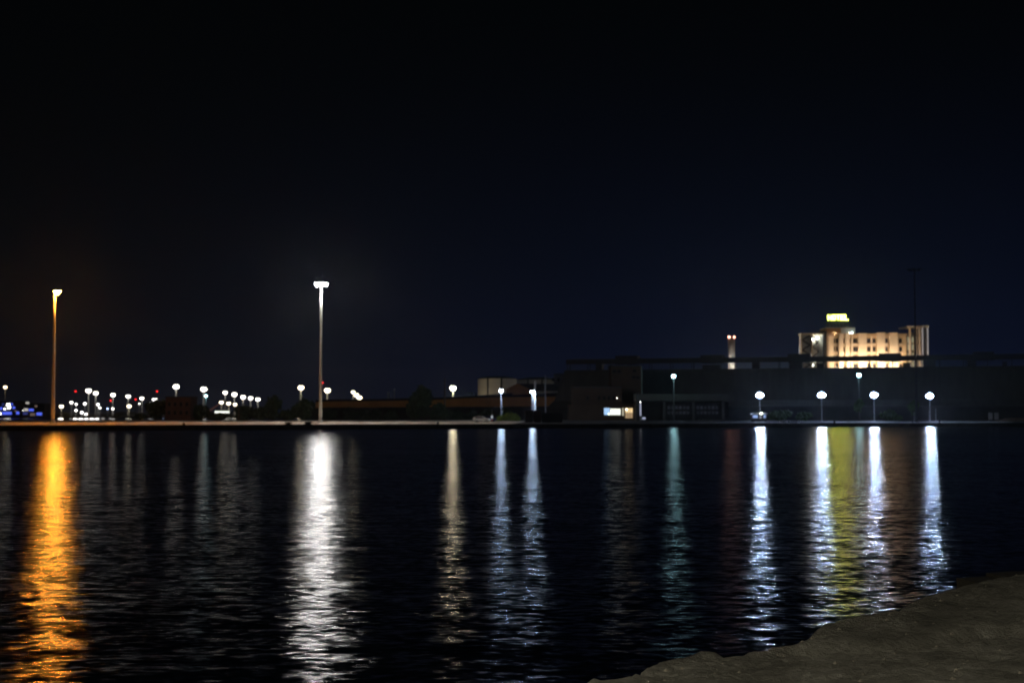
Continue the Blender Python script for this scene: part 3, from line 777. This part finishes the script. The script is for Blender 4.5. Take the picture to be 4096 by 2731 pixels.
# gallery on posts over a railed walkway
g0, g1 = Z(1456, 500) - GZ, Z(1437, 500) - GZ
ga = MB().box(wu(2253), WL, 3.4, 7.4, g0, g1)
gal = ga.build('conveyor_gallery', DARKM, wt)
for p0, p1, up_ in ((2452, 2540, 13), (2795, 2884, 11), (3147, 3236, 11), (3513, 3601, 9), (3893, 3978, 10)):
    MB().box(wu(p0), wu(p1), 3.1, 7.7, g0 - .25, g1 + M(up_, 470)).build('drive_house', DARKM, gal)
ps = MB(); u = wu(2258)
k = 0
while u < WL:
    ps.box(u - .1, u + .1, 3.6, 3.8, ZT, g0); ps.box(u - .1, u + .1, 7.0, 7.2, ZT, g0)
    if k % 3 == 0: ps.box(u + .8, u + .98, 3.6, 3.8, ZT, g0)
    u += 7.4; k += 1
ps.build('gallery_post', DARKM, wt)
rl = MB()
for zz in (.28, .62, .96):
    z = ZT + (g0 - ZT) * zz; rl.box(wu(2262), WL, 3.20, 3.28, z - .06, z + .06)
rl.build('walkway_rail', mat('grey_rail', (.12, .12, .12), .6, .1, 2), wt)
for p0, p1 in ((2370, 2395), (2440, 2532), (2800, 2872), (3000, 3030), (3150, 3200), (3262, 3290), (3608, 3640), (3690, 3740), (3870, 3905), (4010, 4030)):
    MB().box(wu(p0), wu(p1), 4.2, 6.6, ZT + .003, ZT + (g0 - ZT) * (.7 if p0 % 3 else .98)).build('rooftop_unit', DARKM, wt)

# pipe beside the brown tower, the teal lamp's green put into its colour
Y = 462
t = thing('vent_pipe', 'thin pale green pipe running up the warehouse beside the brown tower', 'pipe', (X(2568, Y), Y, GZ))
MB().bar((0, 0, 0), (0, 0, Z(1468, Y) - GZ), .16, n=8).build('pipe', mat('pale_green_paint', (.35, .5, .42), .6, .1, 1), t)
MB().bar((0, 0, Z(1468, Y) - GZ), (0, 0, Z(1464, Y) - GZ), .26, n=8).build('cowl', GALV, t)

# brown tower and annexes before the warehouse
Y = 470
t = thing('service_tower', 'tall brown tower block built against the warehouse front', 'tower', (X(2505, Y), Y, GZ))
hw = M(61, Y)
MB().box(-hw, hw, 0, 10, 0, Z(1466, Y) - GZ).build('wall', BROWNB, t)
MB().box(-hw - .2, hw + .2, -.2, 10.2, Z(1466, Y) - GZ + .003, Z(1461, Y) - GZ).build('roof', ROOFD, t)
for px, py in ((2457, 1485), (2476, 1485), (2538, 1483), (2535, 1508), (2552, 1510)):
    c = P(px, py, Y) - Vector((X(2505, Y), Y, GZ))
    f = MB().box(c.x - .65, c.x + .65, -.1, -.003, c.z - .5, c.z + .5).build('window', FRAME, t)
    MB().box(c.x - .55, c.x + .55, -.13, -.104, c.z - .42, c.z + .42).build('pane', GLASSD, f)
Y = 455
t = thing('office_building', 'brown two-storey office with brightly lit ground-floor windows', 'building', (X(2275, Y), Y, GZ))
def oz(py): return Z(py, Y) - GZ
def ox(px): return M(px - 2275, Y)
MB().box(0, ox(2545), 1, 12, 0, oz(1618)).build('wall', BROWNB, t)
MB().box(ox(2291), ox(2490), 2, 12, oz(1618) + .003, oz(1549)).build('wall', mat('brown_render_dark', (.07, .042, .025), .85, .2, .25), t)
MB().box(ox(2289), ox(2492), 1.8, 12.2, oz(1549) + .003, oz(1545)).build('roof', ROOFD, t)
for px in (2352, 2398, 2418, 2437, 2456):
    f = MB().box(ox(px) - .42, ox(px) + .42, 1.9, 1.997, oz(1599), oz(1583)).build('window', FRAME, t)
    MB().box(ox(px) - .34, ox(px) + .34, 1.86, 1.896, oz(1598), oz(1584)).build('pane', GLASSD, f)
MB().ball((ox(2469.5), 1.7, oz(1591.5)), .12).build('wall_lamp', emit('tiny_white', WHT, 12), t)
# ground floor windows: pane colour, extents
def lit_window(p0, p1, t0, t1, m_, bars):
    f = MB()
    f.box(ox(p0) - .08, ox(p1) + .08, .90, .997, oz(t1) - .08, oz(t1)); f.box(ox(p0) - .08, ox(p1) + .08, .90, .997, oz(t0), oz(t0) + .08)
    f.box(ox(p0) - .08, ox(p0), .90, .997, oz(t1), oz(t0)); f.box(ox(p1), ox(p1) + .08, .90, .997, oz(t1), oz(t0))
    for k in range(1, bars): 
        xx = ox(p0 + (p1 - p0) * k / bars); f.box(xx - .04, xx + .04, .88, .93, oz(t1) + .01, oz(t0) - .01)
    fr = f.build('window', FRAME, t)
    MB().box(ox(p0), ox(p1), .94, .99, oz(t1), oz(t0)).build('pane', m_, fr)
lit_window(2417, 2440, 1631, 1659, emit('office_blue', (.42, .66, 1), 1.0), 1)
lit_window(2442, 2456, 1634, 1659, emit('office_white', (.95, .97, .85), 1.6), 2)
lit_window(2457, 2482, 1634, 1659, MATS['office_white'], 3)
lit_window(2489, 2496, 1631, 1662, emit('office_cream', (.85, .78, .55), .55), 1)
lit_window(2502, 2531, 1632, 1650, emit('office_warm', (1, .72, .36), 1.05), 3)
lit_window(2502, 2531, 1651, 1672, emit('office_warm_low', (1, .68, .36), .38), 3)
lit_window(2538, 2544, 1634, 1662, emit('office_dim', (.5, .45, .4), .10), 1)
MB().ball((ox(2507), .85, oz(1637)), .28).build('wall_lamp', emit('tiny_warm', (1, .85, .6), 8), t)
MB().ball((ox(2436), .85, oz(1655)), .25).build('wall_lamp', emit('tiny_green', (.9, 1, .6), 5), t)
# low loading building
Y = 448
t = thing('loading_bay_building', 'long low dark loading building with two rows of small dim windows', 'building', (X(2545, Y), Y, GZ))
def oz(py): return Z(py, Y) - GZ
def ox(px): return M(px - 2545, Y)
MB().box(0, ox(2917), 2, 10, 0, oz(1606)).build('wall', mat('bay_dark', (.015, .013, .014), .9, .2, .3), t)
MB().box(0, ox(2917), 0, 10.2, oz(1603), oz(1575)).build('fascia', mat('bay_fascia', (.07, .068, .06), .85, .15, .3), t)
for px in (2548, 2658, 2775, 2894): MB().box(ox(px) - .35, ox(px) + .35, .2, .9, 0, oz(1603)).build('column', MATS['bay_fascia'], t)
dimw = [emit('bay_dim_%d' % k, (.62, .66, 1), s) for k, s in enumerate((.022, .012, .006))]
for row, (t0, t1) in enumerate(((1623, 1636), (1645, 1656))):
    for k in range(6):
        for base in (2678, 2794):
            px = base + k * 15.4
            m_ = dimw[(k * 2 + row + (base > 2700)) % 3]
            f = MB().box(ox(px) - .42, ox(px) + .42, 1.9, 1.997, oz(t1), oz(t0)).build('window', FRAME, t)
            MB().box(ox(px) - .34, ox(px) + .34, 1.86, 1.896, oz(t1) + .08, oz(t0) - .08).build('pane', m_, f)
MB().box(ox(2790), ox(2912), -3, 0, 0, .35).build('kerb', MATS['bay_fascia'], t)
Y = 446
t = thing('vertical_sign', 'narrow white glowing sign column beside the lit office windows', 'sign', (X(2562, Y), Y, GZ))
z = lambda py: Z(py, Y) - GZ
MB().box(-.25, .25, 0, .2, 0, z(1608)).build('post', GALV, t)
MB().box(-.22, .22, -.1, -.003, z(1662), z(1614)).build('panel', emit('sign_column', (.7, .75, 1), .45), t)
MB().ball((-.05, -.2, z(1608)), .14).build('lamp', emit('tiny_white2', WHT, 9), t)
t = thing('parked_scooter_box', 'small pale glowing cabinet at the foot of the sign column', 'cabinet', (X(2574, Y), Y - 1, GZ))
MB().box(-.55, .55, 0, .6, .5, z(1668)).build('cabinet', WHITE, t); MB().box(-.5, .5, -.05, -.003, z(1676), z(1669)).build('panel', emit('cabinet_panel', (.65, .72, 1), .6), t)
MB().box(-.45, .45, .05, .5, 0, .497).build('plinth', DARKM, t)

# round concrete tower with warning lights
Y = 640
t = thing('control_tower', 'round concrete tower with two red-white warning lights on top', 'tower', (X(2928, Y), Y, GZ))
r_ = M(14, Y); H = Z(1352, Y) - GZ
MB().lathe([(r_*1.02, 0), (r_, H)], n=28).build('shaft', mat('tower_concrete', (.55, .52, .48), .85, .12, .3), t, True)
MB().lathe([(r_*.5, H), (r_*.5, H + .4)], n=16).build('cap', DARKM, t)
for s in (-1, 1):
    MB().ball((s * r_*.72, -r_*.5, H + .4), .55 if s < 0 else .48).build('warning_lamp', emit('tower_lamp', (1, .4, .28), 7), t)
# unseen lamps added in the air before the shaft to brighten it
for k in range(3):
    a = -PI/2 + (k - 1) * .7
    MB().ball((13*math.cos(a), 13*math.sin(a), Z(1500, Y) - GZ), .3).build('uplight', emit('tower_uplight', (1, .93, .85), 1500), t)

# ------------------------------------------------------------------ hotel
Y = 620
ht = thing('hotel', 'floodlit cream hotel with tall wall pylons and stair towers at both ends', 'hotel', (X(3205, Y), Y, GZ))
def hz(py): return Z(py, Y) - GZ
def hx(px): return M(px - 3205, Y) * (P(3205, 1400, Y).x * 0 + 1.0)
FLOOR = hz(1361) - hz(1395)
# end stair block
MB().box(hx(3214), hx(3302), 4, 8, 0, hz(1338)).build('stair_wall', mat('stair_wall', (.50, .47, .40), .85, .1, .3), ht)
MB().box(hx(3209), hx(3303), 1.5, 8.3, hz(1338) + .003, hz(1331)).build('stair_roof', CREAM, ht)
MB().box(hx(3211), hx(3215), 2, 3.997, 0, hz(1338)).build('stair_pillar', CREAM, ht)
MB().box(hx(3254), hx(3257), 2, 3.997, 0, hz(1338)).build('stair_pillar', CREAM, ht)
st = MB()
for k in range(7):
    z0 = hz(1480) + k * FLOOR / 2 * 1.15; a, b_ = (3217, 3250) if k % 2 == 0 else (3250, 3217)
    st.v += []; i = len(st.v)
    st.v += [(hx(a), 2.6, z0), (hx(b_), 2.6, z0 + FLOOR*.57), (hx(b_), 2.6, z0 + FLOOR*.57 + .9), (hx(a), 2.6, z0 + .9), (hx(a), 3.6, z0), (hx(b_), 3.6, z0 + FLOOR*.57), (hx(b_), 3.6, z0 + FLOOR*.57 + .9), (hx(a), 3.6, z0 + .9)]
    st.f += [(i,i+1,i+2,i+3),(i+7,i+6,i+5,i+4),(i+3,i+2,i+6,i+7),(i,i+4,i+5,i+1)]
st.build('staircase', mat('stair_dark', (.10, .095, .085), .85, .2, 1), ht)
st = MB()
for k in range(6):
    z0 = hz(1470) + k * FLOOR / 2 * 1.2; a, b_ = (3259, 3283) if k % 2 == 0 else (3283, 3259)
    i = len(st.v)
    st.v += [(hx(a), 2.6, z0), (hx(b_), 2.6, z0 + FLOOR*.6), (hx(b_), 2.6, z0 + FLOOR*.6 + .8), (hx(a), 2.6, z0 + .8), (hx(a), 3.4, z0), (hx(b_), 3.4, z0 + FLOOR*.6), (hx(b_), 3.4, z0 + FLOOR*.6 + .8), (hx(a), 3.4, z0 + .8)]
    st.f += [(i,i+1,i+2,i+3),(i+7,i+6,i+5,i+4),(i+3,i+2,i+6,i+7),(i,i+4,i+5,i+1)]
st.build('staircase', MATS['stair_dark'], ht)
MB().ball((hx(3278), 2.4, hz(1350)), .42).build('wall_lamp', emit('stair_lamp', (.92, 1, .95), 60), ht)
MB().ball((hx(3262), 3.3, hz(1356)), .3).build('wall_lamp', MATS['stair_lamp'], ht)
MB().ball((hx(3244), 2.9, hz(1432)), .28).build('wall_lamp', emit('stair_lamp_low', (.9, 1, 1), 45), ht)
MB().ball((hx(3258), 2.9, hz(1460)), .28).build('wall_lamp', MATS['stair_lamp_low'], ht)
# dark recess
MB().box(hx(3302) + .01, hx(3313), 1.2, 16, 0, hz(1322)).build('recess_wall', mat('recess_dark', (.02, .02, .02), .9, .1, .3), ht)
# main body and penthouse
MB().box(hx(3313) + .01, hx(3636), 3, 17, 0, hz(1341)).build('main_wall', mat('main_wall', (.50, .38, .24), .85, .08, .3), ht)
MB().box(hx(3312), hx(3636) - .01, 1.7, 17.2, hz(1341) + .003, hz(1333)).build('parapet', mat('parapet_tan', (.42, .31, .2), .85, .08, .3), ht)
MB().box(hx(3313), hx(3374), 3.4, 15, hz(1333) + .006, hz(1311)).build('penthouse', OCHRE, ht)
MB().box(hx(3374) + .01, hx(3431), 3.0, 15, hz(1333) + .006, hz(1311)).build('penthouse', WHITE, ht)
MB().box(hx(3312), hx(3432), 2.8, 15.2, hz(1311) + .003, hz(1308.5)).build('penthouse_roof', CREAM, ht)
MB().ball((hx(3415), 1.4, hz(1331)), .22).build('wall_lamp', emit('roof_spot', (.8, 1, 1), 40), ht)
MB().ball((hx(3404), .6, hz(1332)), .1).build('wall_lamp', emit('roof_spot2', (1, .85, .6), 110), ht)
MB().ball((hx(3345), .9, hz(1330)), .08).build('wall_lamp', emit('roof_spot3', (1, .6, .25), 200), ht)
# pylons
PYL = [(3318, 3322, 0), (3323, 3344, 2), (3362, 3379, 1), (3388, 3405, 1), (3411, 3418, 1), (3441, 3473, 1), (3493, 3499, 3), (3516, 3547, 1), (3566, 3597, 1), (3602, 3605, 4)]
for p0, p1, k in PYL:
    if k == 0: continue
    yy = 1.5 if k == 1 else 2.6
    tp = 1329 if p0 > 3480 and k == 1 else (1332 if k == 1 else 1343)
    if k == 1 and tp != 1343:
        MB().box(hx(p0), hx(p1), yy - .25, 1.69, 0, hz(tp + 3)).build('pylon', CREAM, ht)
        MB().box(hx(p0) - .15, hx(p1) + .15, yy - .4, 2.9, hz(tp + 3) + .003, hz(tp)).build('pylon_cap', CREAM, ht)
        MB().box(hx(p0) + .02, hx(p1) - .02, 1.70, 2.99, 0, hz(1342)).build('pylon_return', CREAM, ht)
    else:
        MB().box(hx(p0), hx(p1), yy, 2.997, 0, hz(1343)).build('pylon', CREAM, ht)
# windows with bay panels beneath
WIN = [(3344, 8), (3357, 7), (3383, 6), (3408, 5), (3427, 12), (3438, 5), (3485, 12), (3505, 12), (3556, 9), (3610, 14)]
for px, wd in WIN:
    for row in range(5):
        zc = hz(1361) - row * FLOOR
        a = M(wd * 1.2, Y) / 2; bh = M(9, Y)
        f = MB().box(hx(px) - a, hx(px) + a, 2.90, 2.996, zc - bh, zc + bh).build('window', FRAME, ht)
        n_ = 2 if wd > 8 else 1
        for q in range(n_):
            x0 = hx(px) - a + 2*a*q/n_ + .08; x1 = hx(px) - a + 2*a*(q+1)/n_ - .08
            MB().box(x0, x1, 2.86, 2.896, zc - bh + .1, zc + bh - .1).build('pane', GLASSD, f)
        MB().box(hx(px) - a - .1, hx(px) + a + .1, 2.60, 2.88, zc - bh - 1.0, zc - bh - .35).build('balcony_panel', CREAM, ht)
# uplights in front of the pylons
UPL = [(3371, 1.0, 1), (3397, 1.0, 1), (3415, .6, 1), (3457, 1.15, 1), (3531, 1.2, 1), (3582, 1.3, 1), (3495, .6, 1), (3613, .35, 1)]
for px, s, _ in UPL:
    zb = hz(1476)
    ub = MB().box(hx(px) - .4, hx(px) + .4, -5.0, -4.7, zb, zb + .75).build('uplight', DARKM, ht)
    MB().quad((hx(px) - .35, -4.66, zb + .1), (hx(px) + .35, -4.66, zb + .1), (hx(px) + .35, -4.69, zb + .74), (hx(px) - .35, -4.69, zb + .74)).build('lens', emit('uplight_%d' % int(s*100), (1, .74, .50), 1150 * s), ub)
MB().box(hx(3313), hx(3640), -5.6, 1.2, hz(1480), hz(1476) - .003).build('terrace', CREAM, ht)
# far stair tower
MB().box(hx(3636) + .01, hx(3648), 6, 16, 0, hz(1334)).build('link_wall', mat('link_brown', (.12, .07, .035), .9, .1, .3), ht)
MB().box(hx(3652), hx(3698), 9, 15, 0, hz(1326)).build('tower_wall', mat('tower_grey', (.22, .2, .17), .9, .1, .3), ht)
for p0, p1 in ((3651, 3655), (3673, 3679), (3688, 3693)): MB().box(hx(p0), hx(p1), 3, 5, 0, hz(1309)).build('tower_pillar', CREAM, ht)
MB().box(hx(3636), hx(3698), 1, 15, hz(1309) + .003, hz(1302)).build('tower_roof', CREAM, ht)
MB().box(hx(3698) + .01, hx(3720), 2, 14, 0, hz(1309)).build('tower_side', mat('side_grey', (.18, .17, .17), .9, .1, .3), ht)
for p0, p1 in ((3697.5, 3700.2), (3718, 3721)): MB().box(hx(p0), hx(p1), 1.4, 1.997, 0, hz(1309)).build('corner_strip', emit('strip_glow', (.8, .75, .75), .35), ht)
MB().box(hx(3698) + .02, hx(3723.5), .8, 14.4, hz(1309) + .003, hz(1300)).build('tower_roof', WHITE, ht)
for k, py in enumerate((1345 + 10, 1385, 1420, 1455)):
    for p0, p1 in ((3656, 3665), (3675, 3680)):
        f = MB().box(hx(p0), hx(p1), 8.9, 8.99, hz(py + 12), hz(py - 12)).build('window', FRAME, ht)
        MB().box(hx(p0) + .05, hx(p1) - .05, 8.84, 8.896, hz(py + 11.5), hz(py - 11.5)).build('pane', emit('stairwell_glow', (.85, .8, .5), .55), f)
    MB().box(hx(3656), hx(3690), 4, 8.8, hz(py + 16), hz(py + 13)).build('landing', mat('landing_tan', (.3, .22, .12), .9, .1, .3), ht)

# rooftop sign
sg = thing('hotel_sign', 'glowing yellow rooftop letters reading HOTEL on a dark frame', 'sign', (X(3369, Y), Y + 6, GZ + hz(1308.5)))
fr = MB(); zt = M(1308.5 - 1280, Y)
for k in range(7):
    x = M(-42 + 14 * k, Y); fr.box(x - .1, x + .1, -.1, .1, .003, zt + 3)
fr.box(M(-44, Y), M(46, Y), -.12, .12, zt - .35, zt - .15); fr.box(M(-44, Y), M(46, Y), -.12, .12, zt*.4, zt*.4 + .2)
for k in range(6):
    x = M(-42 + 14 * k, Y); fr.bar((x, 0, .1), (x + M(14, Y), 0, zt - .3), .07, n=4)
fr.build('frame', DARKM, sg)
YEL = emit('sign_yellow', (.92, 1.0, .10), 24)
def letter(ch, x, w_, h_, z0):
    s = .34; m = MB(); y0, y1 = -.45, -.15
    b = lambda a0, a1, c0, c1: m.box(x + a0, x + a1, y0, y1, z0 + c0, z0 + c1)
    if ch == 'H': b(0, s, 0, h_); b(w_ - s, w_, 0, h_); b(s + .002, w_ - s - .002, h_/2 - s/2, h_/2 + s/2)
    if ch == 'T': b(w_/2 - s/2, w_/2 + s/2, 0, h_ - s - .002); b(0, w_, h_ - s, h_)
    if ch == 'E': b(0, s, 0, h_); b(s + .002, w_, 0, s); b(s + .002, w_, h_ - s, h_); b(s + .002, w_*.85, h_/2 - s/2, h_/2 + s/2)
    if ch == 'L': b(0, s, 0, h_); b(s + .002, w_, 0, s)
    if ch == 'O':
        N_ = 20; cx, cz = x + w_/2, z0 + h_/2
        for k in range(N_):
            a0, a1 = 2*PI*k/N_, 2*PI*(k+1)/N_
            m.prism([(cx + w_/2*math.cos(a0), cz + h_/2*math.sin(a0)), (cx + w_/2*math.cos(a1), cz + h_/2*math.sin(a1)),
                     (cx + (w_/2-s)*math.cos(a1), cz + (h_/2-s)*math.sin(a1)), (cx + (w_/2-s)*math.cos(a0), cz + (h_/2-s)*math.sin(a0))], y0, y1)
    m.build('letter', YEL, sg)
lw = M(15.5, Y); lh = M(21, Y)
for k, ch in enumerate('HOTEL'): letter(ch, M(-41 + 17 * k, Y), lw if ch != 'L' else lw * .9, lh, zt + .35)

# ------------------------------------------------------------------ small things on the quay
# kiosk
Y = 392
t = thing('kiosk', 'small lit kiosk with glowing blue windows under a wide roof', 'kiosk', (X(3038, Y), Y, GZ))
z = lambda py: Z(py, Y) - GZ
MB().box(M(-29, Y), M(30, Y), .5, 2.5, 0, z(1657)).build('wall', mat('kiosk_wall', (.06, .06, .07), .8, .1, 1), t)
MB().prism([(M(-34, Y), z(1656)), (M(34, Y), z(1656)), (M(24, Y), z(1650)), (M(-20, Y), z(1650))], -.2, 2.9).build('roof', WHITE, t)
for p0, p1 in ((-27, -5), (16, 27)):
    f = MB().box(M(p0, Y), M(p1, Y), .42, .497, z(1672), z(1658)).build('window', FRAME, t)
    MB().box(M(p0, Y) + .08, M(p1, Y) - .08, .36, .416, z(1671), z(1659)).build('pane', emit('kiosk_blue', (.40, .58, 1), .7), f)
MB().box(M(2, Y), M(8, Y), .40, .497, z(1674), z(1659)).build('door', emit('kiosk_door', (.7, .72, .85), .35), t)
MB().ball((M(6, Y), -.35, z(1653)), .26, .16).build('lamp', emit('kiosk_lamp', (.9, 1, .8), 14), t)
# car
Y = 372
def carZ(v): return v
t = thing('parked_car', 'silver white hatchback parked side-on at the end of the lit quay', 'car', (X(1927, Y), Y, GZ))
CP_ = mat('car_silver', (.55, .55, .54), .35, .05, 1, spec=.6)
prof = [(-2.15, .35), (-2.2, .75), (-2.08, 1.05), (-1.85, 1.32), (-1.35, 1.50), (-.3, 1.52), (.25, 1.42), (1.05, 1.0), (1.85, .86), (2.15, .70), (2.2, .38), (1.75, .28), (-1.75, .28)]
b1 = MB()
n = len(prof)
for y, sc in ((-.86, 1.0), (-.80, 1.0), (.80, 1.0), (.86, 1.0)):
    for (x, z_) in prof:
        inset = 0
        k = .93 if z_ > 1.0 and abs(y) > .83 else 1.0
        b1.v.append((x * (.985 if abs(y) > .83 else 1), y * (.92 if z_ > 1.1 else 1), z_ * (.985 if abs(y) > .83 and z_ > .5 else 1)))
b1.f.append(tuple(range(n))); b1.f.append(tuple(reversed(range(3*n, 4*n))))
for r_ in range(3):
    for k in range(n):
        k2 = (k+1) % n; b1.f.append((r_*n+k2, r_*n+k, (r_+1)*n+k, (r_+1)*n+k2))
b1.build('body', CP_, t)
for s in (-1, 1):
    yy = s * .868
    MB().prism([(-1.7, 1.02), (-1.5, 1.36), (-.52, 1.41), (-.52, 1.02)], yy*.965 - .01, yy*.965 + .01).build('side_window', GLASSD, t)
    MB().prism([(-.44, 1.02), (-.44, 1.41), (.15, 1.36), (.82, 1.02)], yy*.965 - .01, yy*.965 + .01).build('side_window', GLASSD, t)
    for wx in (-1.38, 1.36):
        w_ = MB(); w_.bar((wx, s*.70, .33), (wx, s*.885, .33), .33, n=20); wo = w_.build('wheel', RUBBER, t)
        MB().bar((wx, s*.89, .33), (wx, s*.905, .33), .19, n=12).build('rim', GALV, wo)
    MB().box(2.12, 2.17, s*.62 - .16, s*.62 + .16, .62, .76).build('headlight', emit('car_headlight', (.8, .9, 1), 1.5), t)
    MB().box(-2.2, -2.14, s*.66 - .12, s*.66 + .12, .78, 1.0).build('tail_light', mat('red_lens', (.3, .02, .02), .3, .1, 3), t)
t.rotation_euler = (0, 0, math.radians(-12))
# second, darker car peeking behind
t2 = thing('parked_van', 'dark blue car mostly hidden behind the silver hatchback', 'car', (X(1957, 384), 384, GZ))
bb = MB(); bb.prism([(-1.9, .3), (-1.95, 1.0), (-1.6, 1.5), (-.1, 1.58), (.7, 1.1), (1.9, .95), (2.0, .4), (1.6, .28), (-1.6, .28)], -.8, .8)
bb.build('body', mat('dark_blue_paint', (.05, .07, .16), .35, .1, 1), t2)
for s in (-1, 1):
    MB().prism([(-1.5, 1.05), (-1.35, 1.4), (-.15, 1.46), (.45, 1.05)], s*.815 - .01, s*.815 + .01).build('side_window', GLASSD, t2)
    for wx in (-1.2, 1.2): MB().bar((wx, s*.62, .31), (wx, s*.83, .31), .31, n=16).build('wheel', RUBBER, t2)
# post with white panel
t = thing('marker_post', 'short post with a small white panel beside the parked cars', 'post', (X(1968, 378), 378, GZ))
MB().bar((0, 0, 0), (0, 0, 3.3), .06).build('post', GALV, t)
MB().box(-.22, .22, -.1, -.065, .95, 1.65).build('panel', emit('marker_glow', (.8, .9, 1), .5), t)
MB().box(-.25, .2, -.11, -.065, .2, .7).build('panel', mat('red_panel', (.4, .04, .03), .6, .1, 2), t)
# dark container by the bush
Y = 352
def container(px0, px1, tp, Y, label, m_, nm='container'):
    t = thing(nm, label, 'container', ((X(px0, Y) + X(px1, Y)) / 2, Y, GZ), 'dark containers on the quay beside the green bush')
    hw = M(px1 - px0, Y) / 2; H = Z(tp, Y) - GZ
    mb = MB().box(-hw, hw, 0, 2.4, .1, H)
    x = -hw + .2
    while x < hw: mb.box(x, x + .12, -.05, -.003, .2, H - .15); x += .3
    mb.build('body', m_, t)
    MB().box(-hw - .04, hw + .04, -.07, 2.47, H + .003, H + .12).build('top_frame', DARKM, t)
    MB().box(-hw + .15, hw - .15, .1, 2.3, 0, .097).build('skid', DARKM, t)
container(2100, 2132, 1642, 352, 'dark container beside the green bush, below the white post', mat('container_dark', (.02, .018, .015), .8, .2, 1))
container(2135, 2164, 1643, 354, 'dull brown container next to the darker one, below the white post', mat('container_brown', (.10, .05, .03), .8, .2, 1))
container(2167, 2250, 1652, 356, 'long low dark container stretching towards the brown office', MATS['container_dark'])
# bollards
def bollard(px, wpx, hpx, label, m_=None):
    x = X(px, 285); y = eq(x) + .3
    for _ in range(6): x = X(px, y); y = eq(x) + .2
    r_ = M(wpx, y) / 2; h = M(hpx, y)
    t = thing('mooring_bollard', label, 'bollard', (x, y, GZ + .05), 'mooring bollards along the quay edge')
    MB().lathe([(r_, 0), (r_, h*.15), (r_*.7, h*.2), (r_*.62, h*.6)], n=16).build('base', DARKM, t)
    MB().lathe([(r_*.66, h*.6), (r_*1.0, h*.72), (r_*.95, h*.95), (r_*.6, h)], n=16).build('cap', DARKM, t)
for px, w_, h_, lb in [(736, 12, 9, 'small dark bollard on the quay below the dark square building'), (1153, 30, 9, 'wide dark bollard, first of two before the white-lit mast'),
                       (1233, 34, 11, 'wide dark bollard closest to the white-lit mast'), (1752, 9, 9, 'small dark bollard on the quay below the tall round tree'),
                       (3337, 10, 9, 'dark bollard on the bright strip between two floodlights'), (3650, 6, 6, 'tiny dark bollard on the bright strip near the unlit mast'),
                       (3758, 9, 14, 'tall dark bollard on the bright strip past the last floodlight')]:
    bollard(px, w_, h_, lb)
# two white notice boards
Y = 380
for px, lb in ((3962, 'pale upright board nearer the floodlights, one of two side by side'), (3986, 'pale upright board farther from the floodlights, beside the brown bank')):
    t = thing('notice_board', lb, 'board', (X(px, Y), Y, GZ), 'pair of pale upright boards')
    h0, h1 = Z(1678, Y) - GZ, Z(1650, Y) - GZ
    MB().box(-M(8.2, Y), M(8.2, Y), 0, .12, h0, h1).build('panel', mat('board_grey', (.5, .47, .44), .8, .15, 2), t)
    for s in (-1, 1): MB().box(s*M(6, Y) - .05, s*M(6, Y) + .05, .13, .23, 0, h1 - .1).build('post', DARKM, t)
t = thing('dirt_bank', 'low brown bank of earth beside the pale boards', 'bank', (X(4060, 392), 392, GZ))
bk = MB(); 
for k in range(21):
    x = M(-75 + 12 * k, 392); h = .9 * min(1, k / 4) + .25 * noise.noise(Vector((k * .6, 0, 0)))
    bk.v += [(x, -3, 0), (x, -1, h), (x, 3, h), (x, 5, 0)]
for k in range(20):
    for j in range(3): a = k*4 + j; bk.f.append((a, a+4, a+5, a+1))
bk.build('earth', mat('bank_earth', (.22, .15, .10), .95, .3, .4), t)
# low crates by the warehouse
for px, lb, w_ in ((3130, 'low pale crate, longest of three on the dark quay', 18), (3156, 'small pale crate between two others on the dark quay', 8), (3197, 'smallest pale crate, nearest the bright quay strip', 6)):
    t = thing('crate', lb, 'crate', (X(px, 350), 350, GZ), 'low pale crates on the dark quay')
    hw = M(w_, 350) / 2
    MB().box(-hw, hw, 0, .8, 0, .42).build('body', WHITE, t); MB().box(-hw - .03, hw + .03, -.03, .83, .423, .5).build('lid', GALV, t)

# street lamp behind the camera that lights the near rock
t = thing('street_lamp', 'street lamp on the rock shore behind the viewpoint', 'lamp', (-5, -7, ZR - .05))
MB().lathe([(.14, 0), (.12, .3), (.07, 7)], n=10).build('pole', GALV, t)
MB().bar((0, 0, 6.9), (1.4, .8, 7.2), .05).build('arm', GALV, t)
MB().box(1.15, 1.75, .65, 1.0, 7.16, 7.3).build('lamp_head', DARKM, t)
MB().quad((1.2, .7, 7.15), (1.7, .7, 7.15), (1.7, .95, 7.15), (1.2, .95, 7.15)).build('lens', emit('street_lens', (1, .91, .70), 8800), t)

hz_ = MB().box(-2400, 2400, -40, 4500, -2.9, 140).build('haze', mat('haze_surface', (.5,.5,.5)), None)
hz_['kind'] = 'stuff'; hz_['label'] = 'thin night haze over the harbour'; hz_['category'] = 'haze'
hm = bpy.data.materials.new('haze_air'); hm.use_nodes = True; hn = hm.node_tree; hn.nodes.clear()
ho = hn.nodes.new('ShaderNodeOutputMaterial'); hv = hn.nodes.new('ShaderNodeVolumePrincipled')
hv.inputs['Density'].default_value = 0.00009; hv.inputs['Color'].default_value = (.8, .88, 1, 1); hv.inputs['Anisotropy'].default_value = .87
hn.links.new(hv.outputs[0], ho.inputs['Volume']); hz_.data.materials.clear(); hz_.data.materials.append(hm)
